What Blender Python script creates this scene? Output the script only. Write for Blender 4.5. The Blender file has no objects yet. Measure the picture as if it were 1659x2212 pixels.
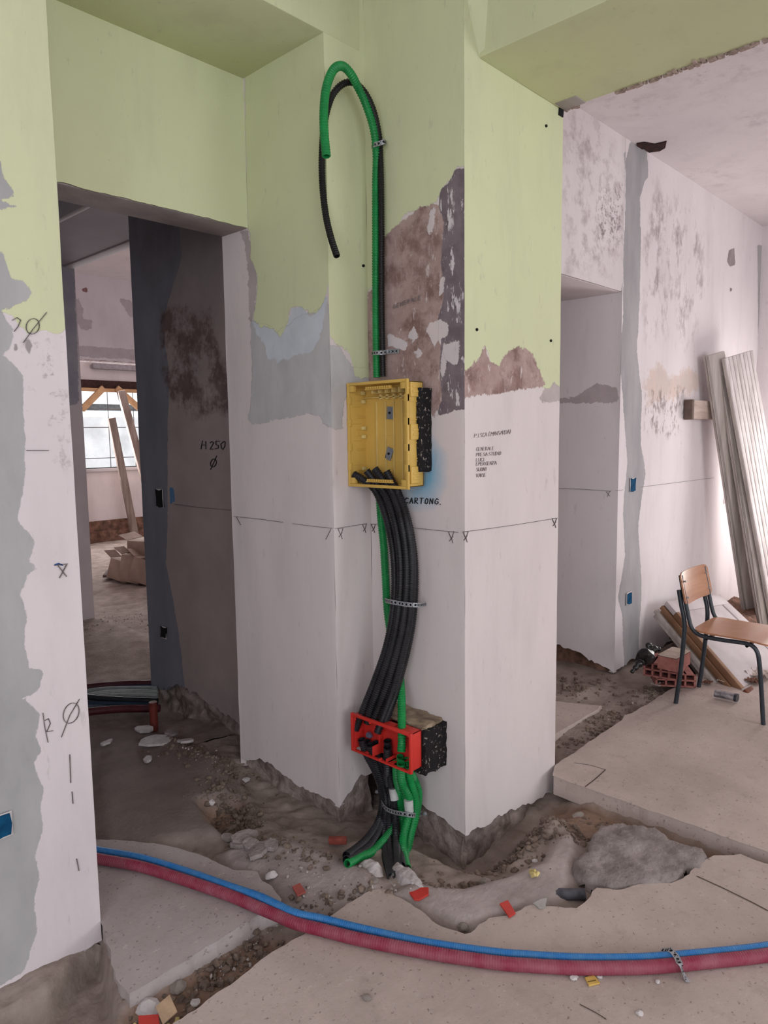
import bpy, bmesh, math, random
import numpy as np
from mathutils import Vector, Matrix, noise as mnoise

sc = bpy.context.scene
col = sc.collection
random.seed(7); rng = np.random.default_rng(7)

# ------------------------------------------------------------------ camera
W, H, F = 1659.0, 2212.0, 1561.5
YAW, PITCH, ROLL, HC = .7558, .10821, -.013384, 1.57
fw = np.array([math.cos(YAW)*math.cos(PITCH), math.sin(YAW)*math.cos(PITCH), -math.sin(PITCH)])
rt = np.array([math.sin(YAW), -math.cos(YAW), 0.0]); up = np.cross(rt, fw)
R_ = math.cos(ROLL)*rt + math.sin(ROLL)*up; U_ = -math.sin(ROLL)*rt + math.cos(ROLL)*up
O_ = np.array([0, 0, HC])
cam = bpy.data.objects.new('camera', bpy.data.cameras.new('camera')); col.objects.link(cam)
cam.matrix_world = Matrix(((R_[0], U_[0], -fw[0], 0), (R_[1], U_[1], -fw[1], 0), (R_[2], U_[2], -fw[2], HC), (0, 0, 0, 1)))
cam.data.sensor_fit = 'VERTICAL'; cam.data.sensor_height = 36.0; cam.data.lens = F/H*36.0
cam.data.clip_start = .05; cam.data.clip_end = 200
sc.camera = cam
sc.view_settings.view_transform = 'Standard'; sc.view_settings.look = 'None'
sc.view_settings.gamma = 1.0; sc.view_settings.exposure = -0.42
try: sc.view_settings.use_curve_mapping = False
except Exception: pass

# ------------------------------------------------------------------ light
wd = bpy.data.worlds.new('world'); sc.world = wd; wd.use_nodes = True
bg = wd.node_tree.nodes['Background']; bg.inputs[0].default_value = (.90, .95, 1, 1); bg.inputs[1].default_value = 2.2
def area(name, loc, d, sx, sy, power, colr, spread=180):
    l = bpy.data.lights.new(name, 'AREA'); l.shape = 'RECTANGLE'; l.size = sx; l.size_y = sy
    l.energy = power; l.color = colr; l.spread = math.radians(spread)
    o = bpy.data.objects.new(name, l); col.objects.link(o); o.location = loc
    o.rotation_euler = Vector(d).to_track_quat('-Z', 'Z').to_euler()
area('window_daylight', (-.6, -3.42, 1.75), (0, 1, -.05), 2.6, 1.7, 72, (.91, .965, 1))
area('window_daylight_right', (4.4, -3.42, 1.75), (0, 1, -.05), 2.6, 1.7, 84, (.99, .98, .98))
area('window_daylight_left', (-2.42, -.9, 1.75), (1, 0, -.05), 2.4, 1.7, 70, (.91, .96, 1))
area('window_daylight_end', (7.05, 1.2, 1.1), (-1, .6, -.1), 1.1, .9, 62, (1, .95, .92))
area('window_daylight_corridor', (5.6, 10.55, 1.75), (0, -1, -.1), 2.2, 1.2, 190, (1, .97, .97))
area('added_daylight_far_side', (9.1, 5.8, 1.7), (-1, .0, -.1), 3.0, 1.7, 130, (1, .97, .97))  # unseen side opening, added to brighten the spandrel wall

# ------------------------------------------------------------------ pixel -> point on a known plane
def ray(x, y): return (x-W/2)/F*R_ - (y-H/2)/F*U_ + fw
def onx(x, y, X): d = ray(x, y); return O_ + d*(X/d[0])
def ony(x, y, Y): d = ray(x, y); return O_ + d*(Y/d[1])
def onz(x, y, Z=0.0): d = ray(x, y); return O_ + d*((Z-HC)/d[2])

# ------------------------------------------------------------------ objects
def tag(o, label=None, cat=None, group=None, kind=None):
    if label: o['label'] = label
    if cat: o['category'] = cat
    if group: o['group'] = group
    if kind: o['kind'] = kind
    return o
def mobj(name, verts, faces, mat, parent=None, smooth=True, angle=35):
    me = bpy.data.meshes.new(name)
    me.from_pydata([tuple(map(float, v)) for v in verts], [], [tuple(map(int, f)) for f in faces])
    me.materials.append(mat); me.update()
    if smooth:
        me.polygons.foreach_set('use_smooth', [True]*len(me.polygons))
        me.set_sharp_from_angle(angle=math.radians(angle))
    o = bpy.data.objects.new(name, me); col.objects.link(o)
    if parent: o.parent = parent
    return o
def empty(name, loc, label, cat, group=None):
    o = bpy.data.objects.new(name, None); col.objects.link(o); o.location = loc; o.empty_display_size = .05
    bpy.context.view_layer.update()
    return tag(o, label, cat, group)
def adopt(root, *kids):      # children keep their world place
    m = Matrix.Translation(-Vector(root.location))
    for k in kids:
        k.data.transform(m); k.parent = root
class MB:
    def __init__(s): s.v = []; s.f = []
    def add(s, v, f):
        n = len(s.v); s.v += [tuple(a) for a in v]; s.f += [tuple(i+n for i in q) for q in f]; return s
    def box(s, a, b):
        (x0, y0, z0), (x1, y1, z1) = a, b
        v = [(x, y, z) for x in (x0, x1) for y in (y0, y1) for z in (z0, z1)]
        return s.add(v, [(0, 1, 3, 2), (4, 6, 7, 5), (0, 4, 5, 1), (2, 3, 7, 6), (0, 2, 6, 4), (1, 5, 7, 3)])
    def frame(s, o, ex, ey, ez):           # box from an origin corner and three edge vectors
        o, ex, ey, ez = map(lambda a: np.array(a, float), (o, ex, ey, ez))
        v = [o+ex*i+ey*j+ez*k for i in (0, 1) for j in (0, 1) for k in (0, 1)]
        return s.add(v, [(0, 1, 3, 2), (4, 6, 7, 5), (0, 4, 5, 1), (2, 3, 7, 6), (0, 2, 6, 4), (1, 5, 7, 3)])
    def cyl(s, a, b, r, n=12):
        a, b = np.array(a, float), np.array(b, float); d = b-a; d /= np.linalg.norm(d)
        t = np.cross(d, (0, 0, 1.0)) if abs(d[2]) < .9 else np.cross(d, (1.0, 0, 0)); t /= np.linalg.norm(t); q = np.cross(d, t)
        v = [p+r*(math.cos(2*math.pi*i/n)*t+math.sin(2*math.pi*i/n)*q) for p in (a, b) for i in range(n)]
        return s.add(v, [(i, (i+1) % n, n+(i+1) % n, n+i) for i in range(n)]+[tuple(range(n))[::-1], tuple(range(n, 2*n))])
    def build(s, name, mat, parent=None, bevel=0, smooth=True, seg=2):
        o = mobj(name, s.v, s.f, mat, None, smooth)
        bm = bmesh.new(); bm.from_mesh(o.data); bmesh.ops.recalc_face_normals(bm, faces=bm.faces)
        if bevel:
            bmesh.ops.bevel(bm, geom=[e for e in bm.edges if e.calc_face_angle(0) > .5], offset=bevel, segments=seg, affect='EDGES', profile=.5)
        bm.to_mesh(o.data); bm.free()
        if smooth:
            o.data.polygons.foreach_set('use_smooth', [True]*len(o.data.polygons)); o.data.set_sharp_from_angle(angle=math.radians(40))
        if parent is not None: adopt(parent, o)
        return o

# ------------------------------------------------------------------ materials
def srgb(c):
    return tuple(((x/255)/12.92 if x/255 <= .04045 else ((x/255+.055)/1.055)**2.4) for x in c)+(1,)
def newmat(name, rough=.8, metal=0, spec=.3):
    m = bpy.data.materials.new(name); m.use_nodes = True
    b = m.node_tree.nodes['Principled BSDF']
    b.inputs['Roughness'].default_value = rough; b.inputs['Metallic'].default_value = metal
    b.inputs['Specular IOR Level'].default_value = spec
    return m, m.node_tree, b
def N(nt, t, **k):
    n = nt.nodes.new(t)
    for a, v in k.items():
        if a in n.inputs: n.inputs[a].default_value = v
        else: setattr(n, a, v)
    return n
def ntex(nt, scale, detail=4, stretch=None, rough=.55, w=0):
    tc = N(nt, 'ShaderNodeTexCoord'); mp = N(nt, 'ShaderNodeMapping')
    mp.inputs['Location'].default_value = (w*1.7, w*.9, w*2.3)
    if stretch: mp.inputs['Scale'].default_value = stretch
    nt.links.new(tc.outputs['Object'], mp.inputs['Vector'])
    n = N(nt, 'ShaderNodeTexNoise'); n.inputs['Scale'].default_value = scale; n.inputs['Detail'].default_value = detail; n.inputs['Roughness'].default_value = rough
    nt.links.new(mp.outputs[0], n.inputs['Vector']); return n.outputs['Fac']
def math_(nt, op, a, b=None, clamp=False):
    n = N(nt, 'ShaderNodeMath', operation=op, use_clamp=clamp)
    for i, x in enumerate((a, b)):
        if x is None: continue
        if isinstance(x, (int, float)): n.inputs[i].default_value = x
        else: nt.links.new(x, n.inputs[i])
    return n.outputs[0]
def mrange(nt, v, a, b, c=0., d=1.):
    n = N(nt, 'ShaderNodeMapRange'); n.inputs[1].default_value = a; n.inputs[2].default_value = b; n.inputs[3].default_value = c; n.inputs[4].default_value = d
    nt.links.new(v, n.inputs[0]); return n.outputs[0]
def mix(nt, fac, a, b):
    n = N(nt, 'ShaderNodeMix', data_type='RGBA')
    for s, x in ((0, fac), (6, a), (7, b)):
        if isinstance(x, (tuple, float, int)): n.inputs[s].default_value = x
        else: nt.links.new(x, n.inputs[s])
    return n.outputs[2]
def simple(name, c1, c2=None, scale=20, rough=.6, metal=0, spec=.4, bump=0, bscale=60, stretch=None):
    m, nt, b = newmat(name, rough, metal, spec)
    if c2 is None: c2 = tuple(x*.86 for x in c1)
    nt.links.new(mix(nt, mrange(nt, ntex(nt, scale, 5, stretch), .35, .65), srgb(c1), srgb(c2)), b.inputs['Base Color'])
    if bump:
        bp = N(nt, 'ShaderNodeBump'); bp.inputs['Distance'].default_value = bump; bp.inputs['Strength'].default_value = .8
        nt.links.new(ntex(nt, bscale, 6, stretch), bp.inputs['Height']); nt.links.new(bp.outputs[0], b.inputs['Normal'])
    return m
WEAR = .16
def layered(name, base, base2, layers, rough=.85, bump=.002, bscale=45, vary=6, stretch=None):
    """base paint with layers; each layer is a signed distance attribute thresholded with noise"""
    m, nt, b = newmat(name, rough, 0, .2)
    c = mix(nt, mrange(nt, ntex(nt, vary, 6, stretch), .3, .7), srgb(base), srgb(base2))
    hgt = ntex(nt, bscale, 5, stretch)
    hgt = math_(nt, 'MULTIPLY', hgt, .35)
    for i, L in enumerate(layers):
        at = N(nt, 'ShaderNodeAttribute', attribute_name=L['a'], attribute_type='GEOMETRY')
        nz = ntex(nt, L.get('s', 14), 7, L.get('st'), .62, w=i+1)
        v = math_(nt, 'ADD', at.outputs['Fac'], math_(nt, 'MULTIPLY', math_(nt, 'SUBTRACT', nz, .5), L.get('amp', .05)))
        v = math_(nt, 'ADD', v, math_(nt, 'MULTIPLY', math_(nt, 'SUBTRACT', ntex(nt, L.get('s', 14)*5, 5, L.get('st'), .7, w=i+60), .5), L.get('amp', .05)*.5))
        e = L.get('e', .0015)
        k = mrange(nt, v, -e, e)
        if 'speck' in L:
            ss, t0, t1 = L['speck']
            k = math_(nt, 'MULTIPLY', k, mrange(nt, ntex(nt, ss, 6, L.get('sst'), .7, w=i+9), t0, t1))
        k = math_(nt, 'MULTIPLY', k, L.get('k', 1.0))
        lc = mix(nt, mrange(nt, ntex(nt, L.get('cs', 9), 6, L.get('cst'), .6, w=i+20), .35, .65), srgb(L['c']), srgb(L.get('c2', L['c'])))
        c = mix(nt, k, c, lc)
        if L.get('h', 0): hgt = math_(nt, 'ADD', hgt, math_(nt, 'MULTIPLY', k, L['h']))
    # faint trowel streaks, rubbed patches and pocks of the plaster itself
    sk = mrange(nt, ntex(nt, 5, 7, (1, 1, .22), .66, w=33), .50, .72)
    c = mix(nt, math_(nt, 'MULTIPLY', sk, WEAR), c, srgb((150, 140, 138)))
    sk = mrange(nt, ntex(nt, 26, 6, (1, 1, .35), .7, w=35), .62, .70)
    c = mix(nt, math_(nt, 'MULTIPLY', sk, WEAR*1.6), c, srgb((158, 148, 146)))
    # grime specks
    g = mrange(nt, ntex(nt, 70, 3, None, .7, w=40), .70, .76)
    c = mix(nt, math_(nt, 'MULTIPLY', g, .35), c, srgb((120, 105, 100)))
    nt.links.new(c, b.inputs['Base Color'])
    bp = N(nt, 'ShaderNodeBump'); bp.inputs['Distance'].default_value = bump; bp.inputs['Strength'].default_value = 1
    nt.links.new(hgt, bp.inputs['Height']); nt.links.new(bp.outputs[0], b.inputs['Normal'])
    return m

# ------------------------------------------------------------------ signed distance of 2-D polygons
def sdf(P, poly):
    poly = np.array(poly, float); out = np.full(len(P), 1e9); ins = np.zeros(len(P), bool)
    for a, b in zip(poly, np.roll(poly, -1, 0)):
        ab = b-a; t = np.clip(((P-a)@ab)/(ab@ab+1e-12), 0, 1)
        out = np.minimum(out, np.linalg.norm(P-a-t[:, None]*ab, axis=1))
        c = (a[1] > P[:, 1]) != (b[1] > P[:, 1])
        with np.errstate(divide='ignore', invalid='ignore'):
            xi = a[0]+(P[:, 1]-a[1])*(b[0]-a[0])/(b[1]-a[1]+1e-15)
        ins ^= c & (P[:, 0] < xi)
    return np.where(ins, out, -out)

def nz1(x, s, seed=0):
    return mnoise.noise(Vector((x*s, seed*7.3, seed*1.9)))

def strip(name, path, zbot, ztop, mat, du=.02, dz=.02, layers=None, lip=.02, wob=.003, parent=None):
    """wall skin along a plan path; normals to the right of the heading.  zbot: number or function(seg,u,x,y)->z"""
    V = []; Fc = []; seg_of = []; uz = []
    for s in range(len(path)-1):
        p, q = np.array(path[s], float), np.array(path[s+1], float)
        L = np.linalg.norm(q-p); d = (q-p)/L; n = np.array((d[1], -d[0]))
        nu = max(1, int(round(L/du))); nz = max(1, int(round((ztop-0)/dz)))
        base = len(V)
        for i in range(nu+1):
            u = L*i/nu; x, y = p+d*u
            zb = zbot(s, u, x, y) if callable(zbot) else zbot
            for j in range(-1, nz+1):
                z = zb+(ztop-zb)*max(j, 0)/nz
                w = 0 if i in (0, nu) else wob*mnoise.noise(Vector((x*2.2, y*2.2, z*1.6)))
                if j == -1: w = -lip
                cx = 0
                if i in (0, nu): cx = wob*.7*mnoise.noise(Vector((x*7, y*7, z*5)))
                xx = x+n[0]*w+d[0]*cx*(1 if i else -1); yy = y+n[1]*w+d[1]*cx*(1 if i else -1)
                V.append((xx, yy, z)); seg_of.append(s); uz.append((u, z))
        m = nz+2
        for i in range(nu):
            for j in range(m-1):
                a = base+i*m+j; Fc.append((a, a+m, a+m+1, a+1))
    o = mobj(name, V, Fc, mat, parent, angle=50)
    seg_of = np.array(seg_of); uz = np.array(uz)
    for nm, polys in (layers or {}).items():
        val = np.full(len(V), -.5)
        for s, pts in polys:
            p, q = np.array(path[s], float), np.array(path[s+1], float); L = np.linalg.norm(q-p); d = (q-p)/L
            pp = []
            for x, y in pts:
                P = onx(x, y, p[0]) if abs(d[0]) < 1e-6 else ony(x, y, p[1])
                pp.append(((P[:2]-p)@d, P[2]))
            idx = seg_of == s
            val[idx] = np.maximum(val[idx], np.clip(sdf(uz[idx], pp), -.5, .5))
        at = o.data.attributes.new(nm, 'FLOAT', 'POINT'); at.data.foreach_set('value', val.astype(np.float32))
    return tag(o, kind='structure')
def sbox(name, a, b, mat, bevel=0):
    return tag(MB().box(a, b).build(name, mat, bevel=bevel), kind='structure')

# ------------------------------------------------------------------ palette
PL = (226, 217, 217); PL2 = (212, 203, 204)
GREEN = (212, 217, 178); GREEN2 = (207, 211, 174)
GREY = (196, 194, 195); GREY2 = (180, 179, 181)
BROWN = (160, 132, 126); BROWN2 = (126, 98, 92)
m_rub = simple('broken masonry', (168, 154, 148), (112, 98, 92), 14, .95, bump=.02, bscale=28)
m_rubbrown = simple('broken brown masonry', (140, 105, 90), (88, 66, 54), 12, .95, bump=.02, bscale=30)
m_white = layered('dusty white plaster', PL, PL2, [], vary=2)
m_dimwhite = layered('grey white plaster', (205, 200, 203), (188, 184, 188), [], vary=2)
m_green = layered('pale green paint', GREEN, GREEN2, [], vary=1.5, bump=.001)
m_reveal = simple('raw grey plaster', (172, 162, 158), (150, 142, 140), 6, .9, bump=.003)
m_pencil = simple('pencil line', (96, 88, 88), (124, 114, 112), 40, .9)
m_faint = simple('faint pencil', (150, 138, 136), None, 40, .9)
m_marker = simple('black marker', (22, 22, 26), (34, 34, 38), 40, .7)
m_bluemark = simple('blue marker', (30, 80, 150), None, 40, .7)

# ------------------------------------------------------------------ column / central wall
CP = [(2.17, 2.89), (2.005, 2.89), (2.005, 2.175), (2.225, 2.175), (2.225, 1.67), (2.93, 1.67), (2.93, 3.2)]
lay = {
 'green': [(1, [(529, -250), (529, 100), (531, 300), (537, 488), (541, 560), (556, 590), (553, 650), (546, 690), (560, 705), (590, 712), (605, 725), (618, 705), (628, 665), (650, 660), (668, 680), (690, 672), (700, 650), (704, 628), (720, 600), (700, -250)]),
           (2, [(660, -250), (830, -250), (830, 700), (806, 815), (765, 815), (757, 770), (742, 750), (724, 745), (700, 700)]),
           (3, [(770, -250), (1040, -250), (1020, 362), (985, 365), (970, 392), (952, 405), (945, 438), (930, 444), (912, 446), (880, 462), (860, 485), (846, 500), (828, 520), (826, 600), (800, 622), (790, 640), (789, 760), (800, 800), (770, 830)]),
           (4, [(980, -350), (1300, -350), (1300, 770), (1210, 838), (1196, 822), (1187, 838), (1172, 835), (1165, 800), (1145, 765), (1110, 756), (1090, 772), (1080, 792), (1058, 780), (1047, 742), (1038, 770), (1018, 800), (980, 820)])],
 'skim': [(1, [(541, 690), (575, 700), (600, 715), (650, 680), (690, 668), (706, 640), (722, 760), (724, 925), (700, 920), (690, 900), (664, 890), (640, 900), (610, 905), (575, 913), (545, 914), (536, 905), (543, 860), (545, 780)]),
          (2, [(700, 735), (735, 752), (760, 790), (806, 800), (806, 860), (745, 860), (738, 928), (715, 928)])],
 'pale': [(1, [(545, 690), (575, 700), (600, 715), (618, 700), (628, 665), (650, 660), (668, 680), (690, 668), (704, 640), (700, 700), (690, 730), (670, 760), (640, 765), (622, 778), (598, 783), (580, 770), (572, 735), (552, 720)])],
 'brown': [(3, [(826, 520), (850, 494), (880, 466), (905, 450), (948, 440), (963, 470), (957, 560), (960, 640), (943, 690), (950, 740), (968, 800), (960, 850), (940, 905), (900, 860), (826, 835), (795, 822), (789, 780), (791, 700), (795, 632), (805, 626), (826, 620)]),
           (4, [(975, 815), (1018, 792), (1040, 765), (1047, 738), (1056, 778), (1078, 790), (1095, 762), (1120, 748), (1150, 762), (1165, 800), (1178, 833), (1160, 838), (1120, 840), (1085, 850), (1040, 852), (1000, 862), (975, 862)])],
 'purple': [(3, [(1020, 362), (985, 365), (968, 398), (950, 410), (945, 450), (958, 480), (952, 560), (957, 640), (945, 690), (955, 730), (948, 790), (955, 860), (944, 897), (993, 886), (1020, 884)])],
 'spots': [(3, [(918, 712), (928, 696), (950, 690), (968, 704), (966, 726), (948, 734), (938, 748), (928, 728)]), (3, [(884, 716), (892, 700), (900, 712), (904, 728), (892, 738), (882, 728)]),
           (3, [(893, 760), (905, 752), (913, 766), (902, 778)]), (3, [(928, 455), (940, 448), (938, 480), (930, 520), (922, 500)]), (3, [(950, 600), (960, 598), (957, 630), (948, 640)]),
           (3, [(838, 720), (880, 740), (875, 760), (835, 748)]), (3, [(955, 740), (992, 735), (992, 790), (965, 780), (958, 820), (950, 800)])],
 'blue': [(3, [(905, 1030), (930, 960), (945, 985), (950, 1040), (930, 1075), (890, 1085), (880, 1060)])],
 'lowgrey': [(4, [(1165, 860), (1180, 828), (1215, 822), (1215, 868), (1170, 870)]), (1, [(520, 500), (536, 500), (548, 570), (556, 600), (552, 650), (545, 700), (538, 690), (536, 600), (530, 540)])],
}
m_col = layered('column plaster', (224, 214, 213), (214, 204, 204), [
 dict(a='skim', c=GREY, c2=GREY2, amp=.045, s=22, cs=7, h=.4, cst=(1, 1, .5)),
 dict(a='pale', c=(206, 212, 220), c2=(194, 200, 208), amp=.07, s=9, h=.1),
 dict(a='lowgrey', c=(170, 160, 160), c2=(188, 178, 176), amp=.05, s=20),
 dict(a='green', c=GREEN, c2=GREEN2, amp=.05, s=24, st=(1, 1, .45), h=.5, cs=1.6),
 dict(a='brown', c=(182, 158, 153), c2=(158, 133, 128), amp=.05, s=24, st=(1, 1, .5), cs=9, h=-.3),
 dict(a='brown', c=(112, 84, 80), c2=(134, 106, 100), amp=.03, s=18, cs=12, speck=(7, .50, .62), k=.8),
 dict(a='purple', c=(134, 122, 128), c2=(112, 100, 106), amp=.03, s=18, st=(1, 1, .4), cs=14, h=-.3),
 dict(a='purple', c=(214, 208, 212), amp=.02, s=30, speck=(26, .57, .61), sst=(1, 1, .35), h=.3),
 dict(a='brown', c=(204, 190, 188), amp=.02, s=30, speck=(30, .60, .66), sst=(1, 1, .4), h=.3),
 dict(a='brown', c=(196, 180, 178), amp=.02, s=30, speck=(90, .58, .66), sst=(1, 1, .15), k=.5),
 dict(a='spots', c=(216, 204, 204), c2=(208, 200, 204), amp=.035, s=22, h=.3),
 dict(a='blue', c=(92, 172, 208), amp=.06, s=6, e=.055, k=.85),
], vary=2.5, stretch=(1, 1, .4))
BASE = {1: [(0, -.02), (.2, .02), (.45, -.02), (.72, -.02)], 2: [(0, -.02), (.12, .06), (.22, .06)], 3: [(0, .06), (.1, .03), (.3, .0), (.505, -.055)], 4: [(0, -.055), (.25, -.07), (.5, -.10), (.7, -.14)]}
def zb_col(s, u, x, y):
    if s in BASE:
        t = BASE[s]; v = np.interp(u, [a for a, b in t], [b for a, b in t])
    else: v = -.05
    return v + .018*nz1(u+s*3.1, 14, 3) + .010*nz1(u+s*3.1, 45, 4)
strip('wall_center', CP, zb_col, 3.4, m_col, .012, .012, lay, lip=.03)
def core(name, path, z0, z1, mat, inset=.03, amp=.02, bulge=.03):
    V = []; Fc = []
    for s in range(len(path)-1):
        p, q = np.array(path[s], float), np.array(path[s+1], float)
        L = np.linalg.norm(q-p); d = (q-p)/L; n = np.array((d[1], -d[0])); nu = int(L/.012)+1; nz = int((z1-z0)/.012)+1; base = len(V)
        for i in range(nu+1):
            u = inset*.5+(L-inset)*i/nu if len(path) > 2 else L*i/nu; x, y = p+d*(L*i/nu)
            for j in range(nz+1):
                z = z0+(z1-z0)*j/nz
                w = -inset+amp*(mnoise.noise(Vector((x*9, y*9, z*9)))+.5*mnoise.noise(Vector((x*27, y*27, z*27))))+bulge*(1-j/nz)**2
                if i in (0, nu):
                    V.append((x+n[0]*w+d[0]*(-w if i == 0 else w)*(1 if (0 < s or i) else 0), y+n[1]*w+d[1]*(-w if i == 0 else w), z))
                else: V.append((x+n[0]*w, y+n[1]*w, z))
        m = nz+1
        for i in range(nu):
            for j in range(m-1):
                a = base+i*m+j; Fc.append((a, a+m, a+m+1, a+1))
    return tag(mobj(name, V, Fc, mat, angle=60), kind='structure')
core('wall_footing_center', CP[1:6], -.3, .14, m_rub, bulge=.015)

# ------------------------------------------------------------------ left pier
LP = [(-2.5, 2.2), (.958, 2.2), (.958, 2.89)]
layL = {
 'green': [(0, [(-900, -300), (140, -300), (140, 718), (118, 722), (96, 712), (60, 720), (40, 700), (25, 680), (-10, 670), (-900, 700)])],
 'skim': [(0, [(-900, 600), (-100, 660), (5, 668), (14, 690), (28, 708), (26, 740), (8, 768), (38, 795), (52, 810), (50, 870), (56, 950), (54, 1040), (38, 1125), (60, 1150), (76, 1172), (62, 1215), (88, 1225), (60, 1240), (42, 1290), (60, 1330), (55, 1395), (66, 1440), (95, 1450), (84, 1490), (46, 1508), (86, 1545), (78, 1590), (90, 1620), (74, 1650), (95, 1700), (88, 1740), (92, 1790), (74, 1850), (84, 1900), (74, 1960), (82, 2010), (64, 2060), (50, 2100), (-900, 2700)]),
          (0, [(-60, 300), (0, 345), (10, 385), (24, 400), (36, 425), (10, 432), (-60, 420)]), (0, [(-40, 436), (5, 436), (40, 447), (-40, 452)]), (0, [(-60, 520), (6, 545), (16, 575), (18, 602), (34, 606), (52, 608), (70, 632), (58, 650), (38, 658), (20, 668), (-60, 664)])],
 'pit': [(0, [(52, 735), (62, 732), (70, 745), (64, 768), (55, 760)]), (0, [(28, 740), (40, 745), (38, 758), (30, 760)])],
 'bottom': [(0, [(90, 2120), (150, 2070), (218, 2032), (260, 2010), (260, 2200), (90, 2200)])],
 'scuff': [(0, [(60, 730), (136, 730), (150, 790), (150, 1010), (120, 1010), (95, 900), (60, 880)])]}
m_left = layered('left pier plaster', (226, 217, 219), (216, 207, 211), [
 dict(a='scuff', c=(140, 126, 124), amp=.1, s=8, e=.04, speck=(24, .56, .66), k=.6),
 dict(a='green', c=(213, 217, 178), c2=(208, 211, 176), amp=.02, s=16, h=.5, cs=1.6),
 dict(a='skim', c=(182, 181, 182), c2=(162, 162, 163), amp=.03, s=16, st=(1, 1, .6), cs=5, cst=(1, 1, .4), h=-.4),
 dict(a='pit', c=(160, 152, 154), amp=.01, h=-.4),
 dict(a='bottom', c=(168, 162, 170), c2=(190, 184, 190), amp=.03, s=20, h=.2),
], vary=3, stretch=(1, 1, .4))
def zb_left(s, u, x, y):
    return (-.02 if s == 0 else .0) - .07*max(0, min(1, (x-.6)/.35)) - .5*max(0, .55-x)*(1 if x > .1 else 0) + .012*nz1(x, 18, 8)+.008*nz1(x, 50, 9)
def zb_left(s, u, x, y):
    if s == 1: return -.07
    return float(np.interp(x, [-2.5, .45, .6, .75, .96], [-.25, -.2, -.12, -.08, -.075])) + .012*nz1(x, 18, 8)+.008*nz1(x, 50, 9)
strip('wall_left', LP, zb_left, 3.4, m_left, .012, .012, layL, lip=.05)
core('wall_footing_left', [(-.6, 2.2), (.958, 2.2), (.958, 2.89)], -.4, .0, m_rubbrown, inset=.045, amp=.03, bulge=.06)

# ------------------------------------------------------------------ wall over the doorway, beams, ceiling
strip('wall_doorway', [(.958, 2.69), (2.005, 2.69)], lambda s, u, x, y: 2.48+.005*nz1(x, 30, 5), 3.4, m_green, .015, .02, lip=.0)
sbox('wall_lintel', (.5, 2.70, 2.478), (2.17, 2.89, 3.4), m_reveal, .006)
tag(MB().box((.2, 2.172, 3.1), (2.2, 2.70, 3.42)).build('ceiling_beam_doorway', m_green, bevel=.006), kind='structure')
tag(MB().box((2.312, -3.5, 2.94), (2.928, 1.672, 3.42)).build('ceiling_beam', m_green, bevel=.008), kind='structure')
tag(MB().add([(2.225, 1.672, 3.16), (2.318, 1.672, 2.938), (2.318, 1.672, 3.42), (2.225, 1.672, 3.42), (2.262, 1.655, 3.18), (2.318, 1.640, 2.95), (2.318, 1.600, 3.42), (2.24, 1.655, 3.42)],
      [(0, 1, 5, 4), (4, 5, 6, 7), (0, 4, 7, 3)]).build('trim_1', m_green), kind='structure')
strip_edge = MB()
for i in range(420):           # broken plaster crust along the far edge of the beam
    y = 1.66-i*.0122+random.uniform(-.006, .006)
    if mnoise.noise(Vector((y*3, 0, 0))) < -.25: continue
    w, t, l = random.uniform(.003, .024)*(.4+mnoise.noise(Vector((y*4, 5, 0)))**2*4), random.uniform(.002, .009), random.uniform(.008, .02)
    strip_edge.box((2.928-w, y-l/2, 2.938-t*.5), (2.936+t, y+l/2, 2.955))
tag(strip_edge.build('trim_2', simple('crumbled plaster edge', (178, 160, 152), (130, 112, 104), 40, .95, bump=.004)), kind='structure')
tag(MB().frame((2.84, 1.56, 2.936), (.085, 0, 0), (0, .10, 0), (0, 0, .02)).build('trim_3', m_reveal, bevel=.004), kind='structure')
m_ceil = layered('stained ceiling', (228, 220, 221), (214, 205, 208), [dict(a='mold', c=(150, 134, 138), amp=.4, s=2.2, e=.16, speck=(7, .5, .68), k=.55)], vary=1.2)
def plane_grid(name, x0, x1, y0, y1, z, d, mat, polys=None, down=True):
    nx, ny = int((x1-x0)/d)+1, int((y1-y0)/d)+1
    xs = np.linspace(x0, x1, nx+1); ys = np.linspace(y0, y1, ny+1)
    V = [(x, y, z) for x in xs for y in ys]; Fc = []
    for i in range(nx):
        for j in range(ny):
            a = i*(ny+1)+j; q = (a, a+1, a+ny+2, a+ny+1); Fc.append(q if down else q[::-1])
    o = mobj(name, V, Fc, mat)
    P = np.array(V)[:, :2]
    for nm, pl in (polys or {}).items():
        val = np.full(len(P), -.5)
        for pts in pl: val = np.maximum(val, np.clip(sdf(P, [onz(x, y, z)[:2] for x, y in pts]), -.5, .5))
        at = o.data.attributes.new(nm, 'FLOAT', 'POINT'); at.data.foreach_set('value', val.astype(np.float32))
    return tag(o, kind='structure')
plane_grid('ceiling', -2.6, 7.3, -3.6, 2.8, 3.335, .06, m_ceil, {'mold': [[(1240, 215), (1380, 180), (1500, 130), (1659, 80), (1659, 160), (1560, 200), (1450, 200), (1400, 260), (1300, 250)], [(1480, 370), (1560, 360), (1560, 400), (1490, 390)], [(1600, 230), (1659, 220), (1659, 290), (1620, 280)]]})
sbox('ceiling_slab', (-2.9, -3.9, 3.36), (9.4, 11.2, 3.55), m_white)

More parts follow.
